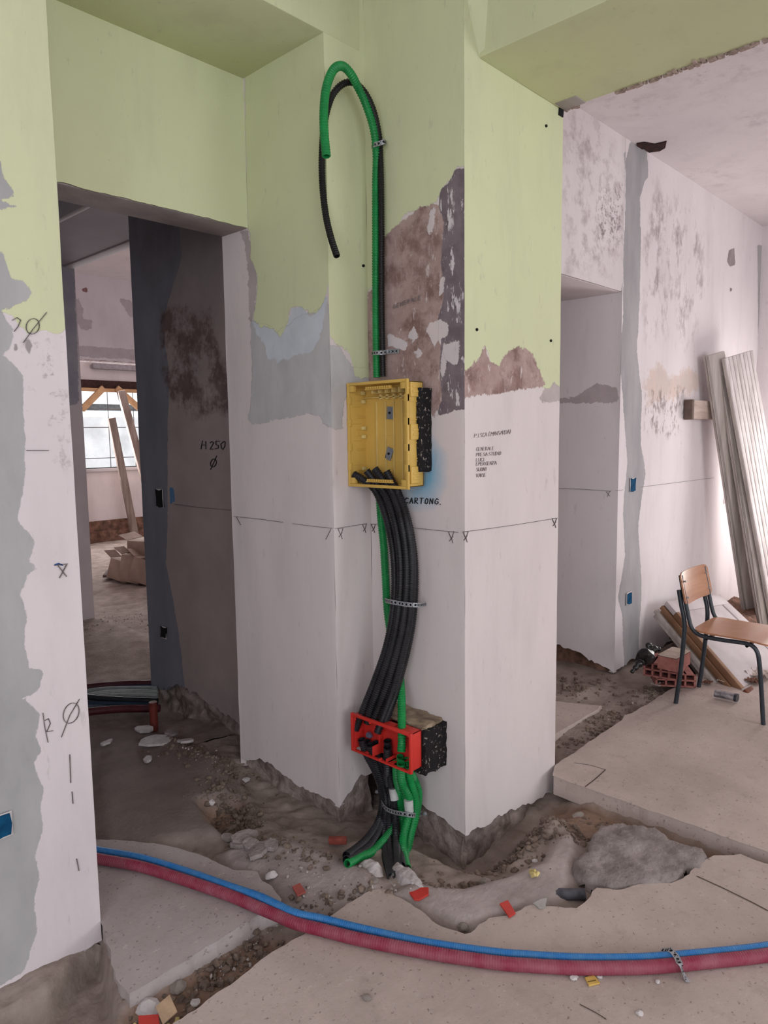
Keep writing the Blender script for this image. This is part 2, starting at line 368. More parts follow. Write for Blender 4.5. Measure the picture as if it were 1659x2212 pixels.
# ------------------------------------------------------------------ right hand wall of the far bay
m_right = layered('mouldy plaster', (230, 222, 224), (220, 211, 214), [
 dict(a='mold', c=(140, 126, 128), c2=(168, 154, 154), amp=.35, s=4, e=.12, speck=(9, .50, .66), sst=(1, 1, .6), k=.8),
 dict(a='low', c=(176, 164, 166), c2=(190, 178, 180), amp=.05, s=18),
 dict(a='peach', c=(214, 190, 176), c2=(200, 184, 176), amp=.25, s=7, e=.02, k=.7),
 dict(a='dirt', c=(120, 106, 104), c2=(150, 136, 134), amp=.2, s=7, e=.03, speck=(20, .5, .6), sst=(1, 1, .5), k=.75),
 dict(a='cement', c=(176, 173, 176), c2=(158, 156, 159), amp=.05, s=14, st=(1, 1, .6), cs=7, cst=(1, 1, .3), h=.5),
 dict(a='patch', c=(138, 126, 128), c2=(160, 148, 150), amp=.02, s=30),
], vary=2, stretch=(1, 1, .5))
RP = [(4.38, 3.2), (4.38, 2.07), (7.1, 2.07), (7.1, -3.5)]
layR = {
 'low': [(0, [(1190, 862), (1240, 858), (1290, 828), (1335, 838), (1335, 870), (1190, 872)])],
 'cement': [(1, [(1362, 305), (1398, 318), (1400, 380), (1382, 420), (1384, 500), (1382, 640), (1376, 760), (1386, 850), (1384, 960), (1394, 1020), (1378, 1130), (1386, 1280), (1380, 1380), (1384, 1460), (1350, 1460), (1344, 1330), (1335, 1290), (1350, 1200), (1345, 1110), (1355, 1000), (1345, 850), (1338, 760), (1346, 690), (1346, 560), (1352, 450), (1352, 350)]),
            (1, [(1636, 530), (1690, 530), (1690, 900), (1648, 1010), (1652, 850), (1638, 820)])],  # corner sliver: shade of the side wall, painted in the cement colour
 'mold': [(1, [(1400, 400), (1480, 440), (1520, 500), (1525, 600), (1510, 680), (1480, 760), (1440, 700), (1400, 720), (1390, 600)])],
 'peach': [(1, [(1388, 830), (1430, 770), (1440, 810), (1510, 800), (1520, 840), (1480, 850), (1400, 870)])],
 'dirt': [(1, [(1390, 850), (1440, 830), (1480, 840), (1470, 930), (1440, 950), (1395, 930)])],
 'patch': [(1, [(1574, 540), (1586, 536), (1588, 572), (1576, 576), (1570, 565)]), (1, [(1576, 622), (1581, 622), (1581, 630), (1576, 630)])]}
def zb_r(s, u, x, y):
    v = .0 if x < 4.7 else -.01
    if s == 0: v = float(np.interp(y, [2.07, 2.5], [.0, .10]))
    return v + .03*nz1(x+y, 8, 11)+.015*nz1(x+y, 40, 12)
strip('wall_right', RP, zb_r, 3.34, m_right, .02, .02, layR, lip=.04)
core('wall_footing_right', RP[:3], -.3, .12, m_rubbrown, inset=.05, amp=.03, bulge=.05)
lh = {'mold': [(0, [(1215, 240), (1300, 260), (1350, 400), (1345, 560), (1300, 600), (1215, 580)])], 'dirt': [(0, [(1290, 420), (1345, 400), (1345, 500), (1320, 540), (1290, 520)])],
      'cement': [(0, [(1348, 330), (1352, 450), (1346, 600), (1338, 640), (1400, 640), (1400, 320)])]}
m_hd = layered('mouldy header plaster', (228, 220, 221), (212, 203, 206), [
 dict(a='mold', c=(140, 124, 128), c2=(160, 144, 148), amp=.3, s=5, e=.1, speck=(10, .48, .66), k=.6),
 dict(a='dirt', c=(108, 96, 98), amp=.15, s=9, e=.05, speck=(34, .5, .6), k=.7),
 dict(a='cement', c=(176, 173, 176), c2=(158, 156, 159), amp=.05, s=14, cs=7)], vary=2)
strip('wall_header', [(2.9, 2.07), (4.385, 2.07)], lambda s, u, x, y: 2.425, 3.34, m_hd, .02, .02, lh, lip=0)
sbox('wall_header_reveal', (2.9, 2.085, 2.423), (4.40, 2.5, 3.36), m_white, .004)
sbox('wall_recess', (2.6, 3.2, -.3), (4.6, 3.35, 3.4), m_dimwhite)
# dark hole in the ceiling above the repaired chase
hx, hy = onz(1410, 318, 3.333)[:2]
hole = MB()
pts = [onz(x, y, 3.329) for x, y in ((1375, 311), (1392, 308), (1415, 312), (1440, 306), (1437, 320), (1425, 327), (1402, 330), (1390, 322), (1378, 325))]
hole.add([tuple(p) for p in pts]+[(p[0], p[1], 3.334) for p in pts], [tuple(range(9))]+[(i, (i+1) % 9, 9+(i+1) % 9, 9+i) for i in range(9)])
tag(hole.build('trim_5', simple('dark broken brick hole', (64, 34, 30), (24, 16, 14), 30, 1)), kind='structure')

# ------------------------------------------------------------------ shell behind the camera
def wall_with_hole(name, axis, c, a0, a1, h0, h1, w0, w1, th, mat):
    m = MB()
    def b(u0, u1, z0, z1):
        if axis == 'y': m.box((u0, c, z0), (u1, c+th, z1))
        else: m.box((c, u0, z0), (c+th, u1, z1))
    for (u0, u1) in a0: b(u0, u1, -.3, 3.4)
    for (u0, u1) in a1: b(u0, u1, -.3, h0); b(u0, u1, h1, 3.4)
    return tag(m.build(name, mat), kind='structure')
wall_with_hole('wall_back', 'y', -3.8, [(-2.8, -1.9), (.7, 3.1), (5.7, 7.4)], [(-1.9, .7), (3.1, 5.7)], .9, 2.6, 0, 0, .3, m_white)
wall_with_hole('wall_side_left', 'x', -2.8, [(-3.8, -2.1), (.3, 2.9)], [(-2.1, .3)], .9, 2.6, 0, 0, .3, m_white)
wall_with_hole('wall_side_right', 'x', 7.13, [(-3.8, .5), (1.75, 3.4)], [(.5, 1.75)], .7, 2.0, 0, 0, .3, m_white)

# ------------------------------------------------------------------ corridor and far room
layD = {'skim': [(1, [(270, 300), (380, 300), (392, 560), (372, 620), (350, 700), (365, 800), (362, 950), (362, 1120), (358, 1220), (378, 1320), (392, 1420), (405, 1545), (300, 1640), (270, 900)])],
        'stain': [(1, [(345, 670), (380, 660), (450, 680), (480, 760), (500, 830), (500, 890), (430, 900), (370, 870), (350, 800)])],
        'upper_dark': [(1, [(270, 300), (480, 300), (480, 560), (440, 640), (370, 620), (300, 640)])],
        'bluemk': [(1, [(366, 1052), (376, 1056), (378, 1084), (367, 1088)])]}
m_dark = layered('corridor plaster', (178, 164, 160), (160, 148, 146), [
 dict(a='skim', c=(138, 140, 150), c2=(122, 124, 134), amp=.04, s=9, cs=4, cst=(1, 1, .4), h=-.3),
 dict(a='upper_dark', c=(112, 106, 110), c2=(128, 122, 124), amp=.3, s=4, e=.12, k=.5),  # upper part of the wall, softly darker
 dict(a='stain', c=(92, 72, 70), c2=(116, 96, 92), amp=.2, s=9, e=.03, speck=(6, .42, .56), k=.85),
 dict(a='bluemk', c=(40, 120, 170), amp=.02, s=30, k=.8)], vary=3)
def zb_d(s, u, x, y): return float(np.interp(y, [2.9, 3.2, 3.7, 4.05], [-.02, .05, .12, .02])) + .03*nz1(y, 11, 21)+.02*nz1(y, 40, 22)
strip('wall_corridor', [(2.93, 4.06), (2.172, 4.06), (2.172, 2.86)], zb_d, 3.4, m_dark, .015, .015, layD, lip=.04)
core('wall_footing_corridor', [(2.93, 4.06), (2.172, 4.06), (2.172, 2.86)], -.3, .25, m_rub, inset=.04, amp=.04, bulge=.06)
PP = [(2.05, 7.4), (2.05, 5.936), (2.687, 5.936), (2.687, 7.4)]
layP = {'skim': [(1, [(60, 500), (158, 500), (172, 870), (150, 875), (90, 880)])]}
m_pil = layered('far pillar plaster', (214, 204, 206), (200, 190, 194), [dict(a='skim', c=(150, 148, 158), c2=(170, 168, 176), amp=.04, s=9, cs=3)], vary=2)
strip('wall_pillar', PP, lambda s, u, x, y: .02+.02*nz1(u+s, 12, 31), 3.4, m_pil, .03, .03, layP, lip=.02)
core('wall_footing_pillar', PP, -.3, .1, m_rub)
sbox('wall_opening_lintel', (2.07, 2.9, 2.935), (2.60, 5.97, 3.4), simple('grey soffit', (150, 144, 150), (138, 132, 138), 2, .9))
b_ = MB(); b_.box((2.60, 4.0, 2.925), (2.69, 5.97, 3.4)); b_.box((2.03, 4.0, 2.925), (2.075, 5.97, 3.4))
tag(b_.build('trim_6', m_dimwhite, bevel=.01), kind='structure')
sbox('wall_corridor_left', (-.1, 2.89, -.3), (.05, 6.1, 3.4), m_dimwhite)
sbox('wall_corridor_end', (-.1, 6.0, -.3), (2.06, 6.2, 3.4), m_dimwhite)
sbox('ceiling_corridor', (-.1, 2.89, 3.30), (2.10, 6.0, 3.36), simple('shade-dark ceiling', (60, 54, 54), (40, 36, 38), 4, .95))  # near-black colour stands in for the shade of the unlit ceiling
layF = {'patch': [(0, [(160, 650), (170, 645), (180, 670), (176, 695), (160, 700)]), (0, [(255, 645), (275, 645), (310, 660), (310, 690), (280, 685)]), (0, [(163, 745), (300, 755), (300, 778), (163, 770)]), (0, [(165, 690), (200, 690), (200, 712), (175, 712)])],
        'brick': [(0, [(176, 624), (188, 620), (190, 632), (178, 630)])]}
m_sp = layered('far room plaster', (218, 208, 212), (206, 196, 202), [dict(a='patch', c=(176, 164, 170), c2=(186, 176, 180), amp=.08, s=6), dict(a='brick', c=(140, 104, 104), amp=.02, s=20)], vary=2)
strip('wall_spandrel', [(2.69, 8.0), (9.2, 8.0)], 2.435, 3.4, m_sp, .03, .03, layF, lip=.0)
sbox('wall_spandrel_soffit', (2.69, 8.01, 2.433), (9.2, 8.3, 3.4), m_sp, .01)
# far outside wall with the window opening
x0, x1 = 3.9, 6.3; ZS, ZT = 1.10, 2.30
mw = MB(); mw.box((2.6, 10.7, -.3), (x0, 11.0, 3.4)); mw.box((x1, 10.7, -.3), (9.3, 11.0, 3.4)); mw.box((x0, 10.7, .28), (x1, 11.0, ZS)); mw.box((x0, 10.7, ZT+.12), (x1, 11.0, 3.4))
tag(mw.build('wall_far', m_white), kind='structure')
mw = MB(); mw.box((x0-.3, 10.66, -.2), (x1+.3, 10.80, .14)); mw.box((x0-.3, 10.69, .14), (x1+.3, 10.9, .30))
tag(mw.build('wall_footing_far', m_rubbrown), kind='structure')
tag(MB().box((x0, 10.64, ZS-.05), (x1, 11.0, ZS)).build('trim_7', m_dimwhite, bevel=.01), kind='structure')
tag(MB().box((x0, 10.62, ZT), (x1, 11.0, ZT+.12)).build('trim_8', simple('rusty iron lintel', (70, 44, 40), (44, 28, 26), 30, .9, bump=.01)), kind='structure')
wall_with_hole('wall_far_side', 'x', 9.2, [(3.0, 4.2), (7.4, 11.0)], [(4.2, 7.4)], .8, 2.6, 0, 0, .3, m_white)
sbox('wall_far_left', (2.5, 7.3, -.3), (2.69, 10.8, 3.4), m_white)
sbox('wall_far_front', (4.5, 3.2, -.3), (9.3, 3.4, 3.4), m_white)
sbox('wall_neighbour', (1.5, 15.0, -.3), (12, 15.3, 2.0), simple('pale facade', (235, 232, 230), None, 2, .9))  # even off-white wall beyond the far window

# ------------------------------------------------------------------ ground (dug out) and the screed slabs lying on it
def zpoly(pts, z=0.0): return [tuple(onz(x, y, z)[:2]) for x, y in pts]
corr = zpoly([(215, 1830), (330, 1815), (430, 1800), (505, 1790), (540, 1760), (538, 1700), (470, 1640), (330, 1560), (190, 1560)])
mort = zpoly([(835, 1930), (900, 1900), (1000, 1905), (1090, 1880), (1170, 1850), (1200, 1800), (1235, 1790), (1250, 1830), (1235, 1880), (1215, 1920), (1160, 1935), (1120, 1955), (1040, 1985), (985, 1985), (900, 1950)])
mort2 = zpoly([(520, 1790), (600, 1800), (720, 1830), (800, 1880), (845, 1930), (780, 1950), (700, 1960), (610, 1930), (560, 1880), (500, 1860), (480, 1830)])
dgt = zpoly([(1195, 1690), (1203, 1680), (1659, 1839), (1900, 1925), (1900, 2000), (1659, 1868), (1540, 1845), (1450, 1800), (1300, 1770), (1260, 1790), (1195, 1760)])
tr2 = zpoly([(1203, 1480), (1330, 1470), (1460, 1440), (1460, 1490), (1340, 1560), (1203, 1650)])
colfoot = [(1.9, 3.0), (1.93, 2.1), (2.15, 2.1), (2.15, 1.6), (2.98, 1.6), (2.98, 2.2), (2.2, 3.0)]
tren = zpoly([(560, 1972), (650, 2012), (600, 2055), (480, 2120), (380, 2212), (250, 2330), (150, 2250), (280, 2142)])
pierpit = zpoly([(-200, 2500), (-100, 2200), (100, 2100), (210, 1985), (224, 2035), (236, 2100), (240, 2160), (215, 2230), (160, 2400)])
pitc = zpoly([(430, 1720), (530, 1690), (545, 1755), (500, 1790), (450, 1760)])
def ground_h(X, Y):
    P = np.stack([X, Y], 1)
    h = np.full(len(P), -.055)
    def blend(poly, z, soft):
        k = np.clip(sdf(P, poly)/soft+.5, 0, 1); k = k*k*(3-2*k)
        return k, z
    for poly, z, soft in ((corr, -.012, .12), (mort2, -.022, .10), (mort, -.008, .07), (dgt, -.085, .05), (tren, -.075, .06), (tr2, -.05, .1), (pitc, -.10, .08), (pierpit, -.15, .03)):
        k, z = blend(poly, z, soft); h = h*(1-k)+z*k
    k = np.clip(1+sdf(P, colfoot)/.18, 0, 1)            # deeper right at the foot of the column
    near = np.clip(1-(np.hypot(X-2.3, Y-1.62)/.75), 0, 1)
    h = h - .05*k*np.clip((3.0-Y)/.4, 0, 1) - .12*k*near*np.clip((X-2.0)/.2, 0, 1)
    h = np.where(Y > 4.2, -.005, h)
    h = np.where((X > 2.7) & (Y > 2.05), -.03, h)
    for bx, by, r, a in BUMPS: h = h+a*np.exp(-((X-bx)**2+(Y-by)**2)/(2*r*r))
    return h
BUMPS = []
for (x, y), r, a in (((800, 1880), .09, .035), ((870, 1895), .05, .03), ((1190, 1760), .07, .06), ((1130, 1800), .06, .03), ((620, 1810), .1, .02), ((1340, 1560), .15, .02), ((1250, 1540), .2, .02), ((1400, 1500), .12, .05), ((470, 1640), .1, .04), ((390, 1600), .12, .03), ((260, 1400), .3, .06), ((220, 1350), .3, .05), ((215, 1180), .5, .0)):
    P = onz(x, y, 0); BUMPS.append((P[0], P[1], r, a))
def ground_mesh(name, x0, x1, y0, y1, d, mat, rough=1.0, skip=None):
    nx, ny = int(round((x1-x0)/d)), int(round((y1-y0)/d))
    xs = np.linspace(x0, x1, nx+1); ys = np.linspace(y0, y1, ny+1)
    X, Y = [a.ravel() for a in np.meshgrid(xs, ys, indexing='ij')]
    Z = ground_h(X, Y)
    n = np.array([mnoise.fractal(Vector((x*3, y*3, 0)), .6, 2.2, 5) for x, y in zip(X, Y)])
    n2 = np.array([mnoise.noise(Vector((x*22, y*22, 3))) for x, y in zip(X, Y)])
    dig = np.clip((-Z-.008)/.05, .12, 1)
    Z = Z+rough*dig*(.020*n+.009*n2)
    i, j = np.meshgrid(np.arange(nx), np.arange(ny), indexing='ij'); a = (i*(ny+1)+j).ravel()
    Fc = np.stack([a, a+ny+1, a+ny+2, a+1], 1)
    o = mobj(name, np.stack([X, Y, Z], 1), Fc, mat, angle=80)
    P = np.stack([X, Y], 1)
    for nm, polys in (('corr', [corr]), ('mortar', [mort, mort2]), ('brown', [dgt, tren, pitc])):
        val = np.full(len(P), -.5)
        for pl in polys: val = np.maximum(val, np.clip(sdf(P, pl), -.5, .5))
        at = o.data.attributes.new(nm, 'FLOAT', 'POINT'); at.data.foreach_set('value', val.astype(np.float32))
    return tag(o, kind='structure')
m_ground = layered('dug earth and mortar', (168, 154, 146), (128, 114, 106), [
 dict(a='corr', c=(140, 128, 124), c2=(118, 106, 102), amp=.2, s=4, e=.05, cs=3),
 dict(a='mortar', c=(180, 168, 166), c2=(148, 137, 134), amp=.1, s=8, e=.03, cs=6),
 dict(a='brown', c=(152, 128, 112), c2=(116, 92, 78), amp=.1, s=9, e=.03, cs=9)], bump=.012, bscale=55, vary=9, rough=.95)
ground_mesh('floor', .2, 3.6, -.6, 3.2, .014, m_ground)
ground_mesh('floor', -1.2, .2, -.6, 3.2, .05, m_ground)
ground_mesh('floor', 3.6, 7.3, -.6, 3.3, .04, m_ground)
ground_mesh('floor', .0, 9.4, 3.2, 11, .05, m_ground, 1.6)
sbox('floor', (-3, -4, -.5), (9.4, 11, -.30), m_ground)
sbox('floor', (-3, -4, -.30), (7.4, -.6, -.03), m_ground)
sbox('floor', (-3, -.6, -.30), (-1.2, 3.2, -.06), m_ground)

def slab(name, poly, top, thick, mat, jag=.006, step=.02, skip_far=True):
    pts = []
    n = len(poly)
    for a, b in zip(poly, poly[1:]+poly[:1]):
        a, b = np.array(a), np.array(b); L = np.linalg.norm(b-a)
        k = max(1, int(L/step)) if L < 3 else max(1, int(L/.08))
        d = (b-a)/L; nn = np.array((-d[1], d[0]))
        for i in range(k):
            p = a+(b-a)*i/k
            w = jag*(mnoise.noise(Vector((p[0]*14, p[1]*14, 1)))+.6*mnoise.noise(Vector((p[0]*45, p[1]*45, 2))))
            pts.append(p+nn*w*1.6)
    bm = bmesh.new()
    tv = [bm.verts.new((p[0], p[1], top-.003)) for p in pts]
    cx = np.mean(pts, 0)
    iv = []
    for k, p in enumerate(pts):       # small worn bevel
        q = pts[(k+1) % len(pts)]-pts[k-1]; q = q/(np.linalg.norm(q)+1e-9); nn = np.array((-q[1], q[0]))
        iv.append(bm.verts.new((p[0]+nn[0]*.005*SG[0], p[1]+nn[1]*.005*SG[0], top)))
    bv = [bm.verts.new((p[0], p[1], top-thick)) for p in pts]
    m = len(pts)
    for k in range(m):
        l = (k+1) % m
        bm.faces.new((tv[k], tv[l], iv[l], iv[k])); bm.faces.new((bv[k], bv[l], tv[l], tv[k]))
    f = bm.faces.new(iv); bmesh.ops.triangulate(bm, faces=[f]); bmesh.ops.recalc_face_normals(bm, faces=bm.faces)
    me = bpy.data.meshes.new(name); bm.to_mesh(me); bm.free(); me.materials.append(mat)
    o = bpy.data.objects.new(name, me); col.objects.link(o)
    return tag(o, kind='structure')
SG = [1]
def dusty(name, c1, c2, c3):
    m, nt, b = newmat(name, .9, 0, .2)
    c = mix(nt, mrange(nt, ntex(nt, 2.2, 8, None, .65), .35, .65), srgb(c1), srgb(c2))
    c = mix(nt, math_(nt, 'MULTIPLY', mrange(nt, ntex(nt, 9, 8, None, .7, 3), .55, .75), .5), c, srgb(c3))
    c = mix(nt, math_(nt, 'MULTIPLY', mrange(nt, ntex(nt, 60, 4, None, .7, 7), .61, .67), .6), c, srgb((92, 78, 72)))
    c = mix(nt, math_(nt, 'MULTIPLY', mrange(nt, ntex(nt, 34, 5, None, .7, 9), .63, .68), .45), c, srgb((214, 202, 196)))
    nt.links.new(c, b.inputs['Base Color'])
    bp = N(nt, 'ShaderNodeBump'); bp.inputs['Distance'].default_value = .003; bp.inputs['Strength'].default_value = .9
    nt.links.new(ntex(nt, 38, 8, None, .7), bp.inputs['Height']); nt.links.new(bp.outputs[0], b.inputs['Normal'])
    return m
m_slab = dusty('dusty screed', (198, 182, 175), (178, 162, 155), (148, 132, 125))
m_slab2 = dusty('grey dusty screed', (188, 178, 177), (168, 157, 155), (140, 129, 127))
right_edge = zpoly([(1195, 1675), (1203, 1651), (1232, 1633), (1262, 1612), (1300, 1585), (1330, 1566), (1347, 1556), (1352, 1546), (1366, 1541), (1400, 1521), (1445, 1492), (1500, 1462)])
slab('floor', right_edge+[(5.6, 1.72), (7.1, 1.85), (7.1, -3.4)]+[(2.7, -3.4)]+zpoly([(1900, 1925), (1659, 1839), (1500, 1783), (1350, 1731)]), 0.0, .09, m_slab, .004)
front = zpoly([(500, 2128), (566, 2075), (591, 2058), (668, 2012), (717, 1981), (780, 1935), (804, 1925), (832, 1925), (895, 1960), (930, 1991), (968, 2009), (1003, 2019), (1017, 2016), (1059, 1984), (1080, 1981), (1110, 1978), (1116, 1973), (1149, 1955), (1208, 1962), (1248, 1964), (1292, 1922), (1344, 1922), (1370, 1915), (1406, 1907), (1454, 1912), (1490, 1889), (1505, 1868), (1545, 1850), (1600, 1847), (1659, 1868), (1900, 1975)])
slab('floor', front+[(2.3, -3.4), (-1.0, -3.4), (-1.0, -.2)]+zpoly([(300, 2290), (380, 2212)]), 0.0, .08, m_slab, .006)
left = zpoly([(212, 1960), (208, 1812), (330, 1822), (420, 1842), (500, 1879), (552, 1883), (563, 1904), (584, 1914), (605, 1942), (600, 1962), (560, 1970), (480, 2022), (380, 2082), (280, 2142), (258, 2120), (242, 2060), (226, 2000)])
slab('floor', left, -.002, .07, m_slab2, .004)
recess = zpoly([(1100, 1640), (1203, 1580), (1290, 1530), (1300, 1520), (1203, 1510), (1100, 1510)])
slab('floor', recess, -.012, .05, m_slab, .004)
# saw cuts in the right slab and seam in the front slab
cut = MB()
def ribbon_floor(mb, pts, w, z=.0015):
    P = [onz(x, y, 0) for x, y in pts]
    for a, b in zip(P, P[1:]):
        d = (b-a)/np.linalg.norm(b-a); n = np.array((-d[1], d[0], 0))*w/2
        mb.add([a-n+(0, 0, z), b-n+(0, 0, z), b+n+(0, 0, z), a+n+(0, 0, z)], [(0, 1, 2, 3)])
ribbon_floor(cut, [(1264, 1700), (1285, 1684), (1308, 1663)], .005)
ribbon_floor(cut, [(1308, 1663), (1275, 1653), (1240, 1648)], .003)
ribbon_floor(cut, [(1505, 1893), (1560, 1918), (1625, 1950), (1659, 1968)], .005)
ribbon_floor(cut, [(1252, 2170), (1290, 2190), (1310, 2203)], .003)
tag(cut.build('trim_9', simple('dirt filled seam', (90, 74, 64), None, 30, .95), smooth=False), kind='structure')

# mortar heap
def blob(name, poly, ztop, mat, h0=-.08, d=.012, rough=.008, parent=None, dome=.08):
    P0 = np.array(poly); x0, y0 = P0.min(0)-.03; x1, y1 = P0.max(0)+.03
    nx, ny = int((x1-x0)/d)+1, int((y1-y0)/d)+1
    X, Y = [a.ravel() for a in np.meshgrid(np.linspace(x0, x1, nx+1), np.linspace(y0, y1, ny+1), indexing='ij')]
    s = sdf(np.stack([X, Y], 1), P0)
    s = s+np.array([.018*mnoise.noise(Vector((x*9, y*9, 5)))+.009*mnoise.noise(Vector((x*32, y*32, 6))) for x, y in zip(X, Y)])
    t = np.clip(s/.02, 0, 1)**.5
    Z = h0+(ztop-h0)*t+.012*np.clip(s/dome, 0, 1)+np.array([rough*mnoise.fractal(Vector((x*12, y*12, 9)), .7, 2.1, 5) for x, y in zip(X, Y)])
    V = np.stack([X, Y, Z], 1); i, j = np.meshgrid(np.arange(nx), np.arange(ny), indexing='ij'); a = (i*(ny+1)+j).ravel()
    Fq = np.stack([a, a+ny+1, a+ny+2, a+1], 1); keep = (s[Fq] > -.006).all(1); Fq = Fq[keep]
    used = np.unique(Fq); mp = -np.ones(len(V), int); mp[used] = np.arange(len(used))
    return mobj(name, V[used], mp[Fq], mat, parent, angle=80)
m_mort = simple('rough grey mortar', (162, 152, 150), (126, 116, 113), 9, .97, bump=.012, bscale=60)
mp_ = zpoly([(1272, 1800), (1290, 1778), (1330, 1774), (1420, 1785), (1458, 1812), (1478, 1820), (1525, 1830), (1538, 1850), (1520, 1880), (1490, 1880), (1478, 1900), (1450, 1913), (1400, 1915), (1320, 1920), (1280, 1905), (1240, 1885), (1232, 1855), (1262, 1835)])
tag(blob('mortar_heap', mp_, .0, m_mort, h0=-.075, rough=.015), 'spread heap of rough grey set mortar on the floor right of the column', 'mortar heap')

# ------------------------------------------------------------------ rocks
def rock_mesh(name, seed, mat, flat=.7):
    bm = bmesh.new(); bmesh.ops.create_icosphere(bm, subdivisions=2, radius=1)
    for v in bm.verts:
        n = mnoise.noise(v.co*1.1+Vector((seed*3.1, seed, 0)))*.45+mnoise.noise(v.co*2.6+Vector((seed, 0, seed)))*.2
        v.co *= 1+n; v.co.z *= flat
    me = bpy.data.meshes.new(name); bm.to_mesh(me); bm.free(); me.materials.append(mat); return me
m_rock = simple('dusty stone', (188, 178, 172), (150, 138, 130), 30, .9, bump=.003)
m_rockd = simple('dark grit', (132, 116, 104), (96, 82, 74), 30, .95)
m_chip2 = simple('dull plaster chip', (188, 180, 178), (160, 150, 146), 30, .9)
m_chip = simple('white plaster chip', (214, 208, 208), (190, 184, 184), 30, .9)
def gh(x, y):
    return float(ground_h(np.array([x]), np.array([y]))[0])
def gravel(name, areas, mat, seed, label, rmin, rmax):
    r_ = random.Random(seed); mb = MB(); protos = []
    for k in range(5):
        me = rock_mesh('tmp', seed+k, mat); bm = bmesh.new(); bm.from_mesh(me)
        bmesh.ops.dissolve_limit(bm, angle_limit=.35, verts=bm.verts, edges=bm.edges)
        protos.append(([v.co.copy() for v in bm.verts], [tuple(v.index for v in f.verts) for f in bm.faces])); bm.free(); bpy.data.meshes.remove(me)
    for (x0, y0, x1, y1, wd, n) in areas:      # pixel segment on the floor, band width, count
        a, b = onz(x0, y0), onz(x1, y1)
        for _ in range(int(n*1.7)):
            t = r_.random(); p = a+(b-a)*t; x = p[0]+r_.gauss(0, wd/2); y = p[1]+r_.gauss(0, wd/2)
            s = rmin+(rmax-rmin)*r_.random()**4
            vs, fs = protos[r_.randrange(5)]; M = Matrix.Translation((x, y, gh(x, y)+s*.3)) @ Matrix.Rotation(r_.random()*6.3, 4, 'Z') @ Matrix.Rotation(r_.random()*1.2, 4, 'X') @ Matrix.Scale(s, 4)
            mb.add([M @ v for v in vs], fs)
    o = mb.build(name, mat, smooth=False); return tag(o, label, 'rubble', kind='stuff')
gravel('gravel', [(1010, 1860, 1210, 1760, .12, 260), (900, 1890, 1010, 1890, .06, 70), (640, 1950, 840, 1940, .10, 90), (560, 1990, 330, 2150, .10, 200), (330, 2180, 200, 2210, .10, 90),
   (470, 1690, 530, 1760, .12, 260), (360, 1600, 500, 1660, .12, 200), (1230, 1600, 1440, 1480, .14, 260), (1230, 1720, 1620, 1855, .06, 120), (1190, 1720, 1260, 1790, .07, 110), (1210, 1480, 1300, 1470, .2, 120), (540, 1800, 700, 1850, .12, 80)],
   m_rockd, 3, 'dark grit and small stones scattered in the dug trenches around the column', .003, .016)
gravel('plaster_chips', [(560, 1990, 330, 2150, .12, 60), (390, 1610, 480, 1650, .12, 60), (640, 1950, 900, 1900, .12, 50), (1230, 1600, 1440, 1480, .14, 60), (200, 1360, 300, 1330, .5, 170), (520, 1830, 700, 1930, .14, 40), (800, 2060, 1500, 2130, .1, 30), (860, 1895, 900, 1910, .05, 14)],
   m_chip2, 31, 'pale plaster chips scattered over the floor and trenches', .002, .008)
rock_p = [rock_mesh('rock', 50+k, m_rock, .65) for k in range(4)]
stones = [((586, 1881), .022, 'smooth white stone lying on the grey mortar left of the conduits', m_chip), ((695, 1957), .018, 'beige stone in the trench behind the blue hose', m_rock), ((810, 1905), .014, 'grey stone at the tip of the front slab', m_rock),
 ((382, 2090), .030, 'largest pale stone in the trench at lower left', m_rock), ((320, 2133), .040, 'white plaster lump on the trench edge at lower left', m_chip), ((216, 2160), .026, 'grey stone beside the foot of the left pier', m_rock),
 ((420, 2120), .016, 'small white stone in the middle of the lower left trench', m_chip), ((1155, 1835), .013, 'tiny white stone in the pit right of the column corner', m_chip), ((1512, 1800), .022, 'round pebble in the brown trench beyond the mortar heap', m_rock),
 ((1240, 2115), .012, 'white chip on the floor left of the yellow plastic piece', m_chip), ((1295, 2112), .009, 'small white chip just right of the yellow plastic piece', m_chip), ((793, 2158), .014, 'pale stone alone on the foreground slab', m_rock), ((1382, 2190), .010, 'tiny white chip on the slab at the bottom right', m_chip),
 ((1050, 1885), .022, 'rounded pebble at the column foot on the right face', m_rock), ((530, 1655), .020, 'stone beside the door jamb foot', m_chip), ((455, 1712), .020, 'pale stone in the hole beyond the doorway', m_chip), ((1000, 1985), .018, 'beige stone in the notch of the front slab', m_rock), ((1420, 2122), .008, 'small white chip left of the loose metal strap', m_chip),
 ((1180, 1720), .03, 'brown stone against the right foot of the column', m_rockd), ((1250, 1725), .028, 'pale stone in the trench by the slab corner', m_rock), ((1315, 1712), .02, 'stone sitting in the trench below the saw cut', m_rock)]
for k, ((x, y), s, lb, mt) in enumerate(stones):
    P = onz(x, y); me = rock_p[k % 4].copy(); me.materials.clear(); me.materials.append(mt)
    o = bpy.data.objects.new('stone', me); col.objects.link(o); o.scale = (s, s*.85, s*.8); o.rotation_euler = (0, 0, k*1.3)
    g = max(gh(P[0], P[1]), 0 if y > 2100 and x > 600 else -1)
    o.location = (P[0], P[1], g+s*.35); tag(o, lb, 'stone', 'loose stones on the floor')
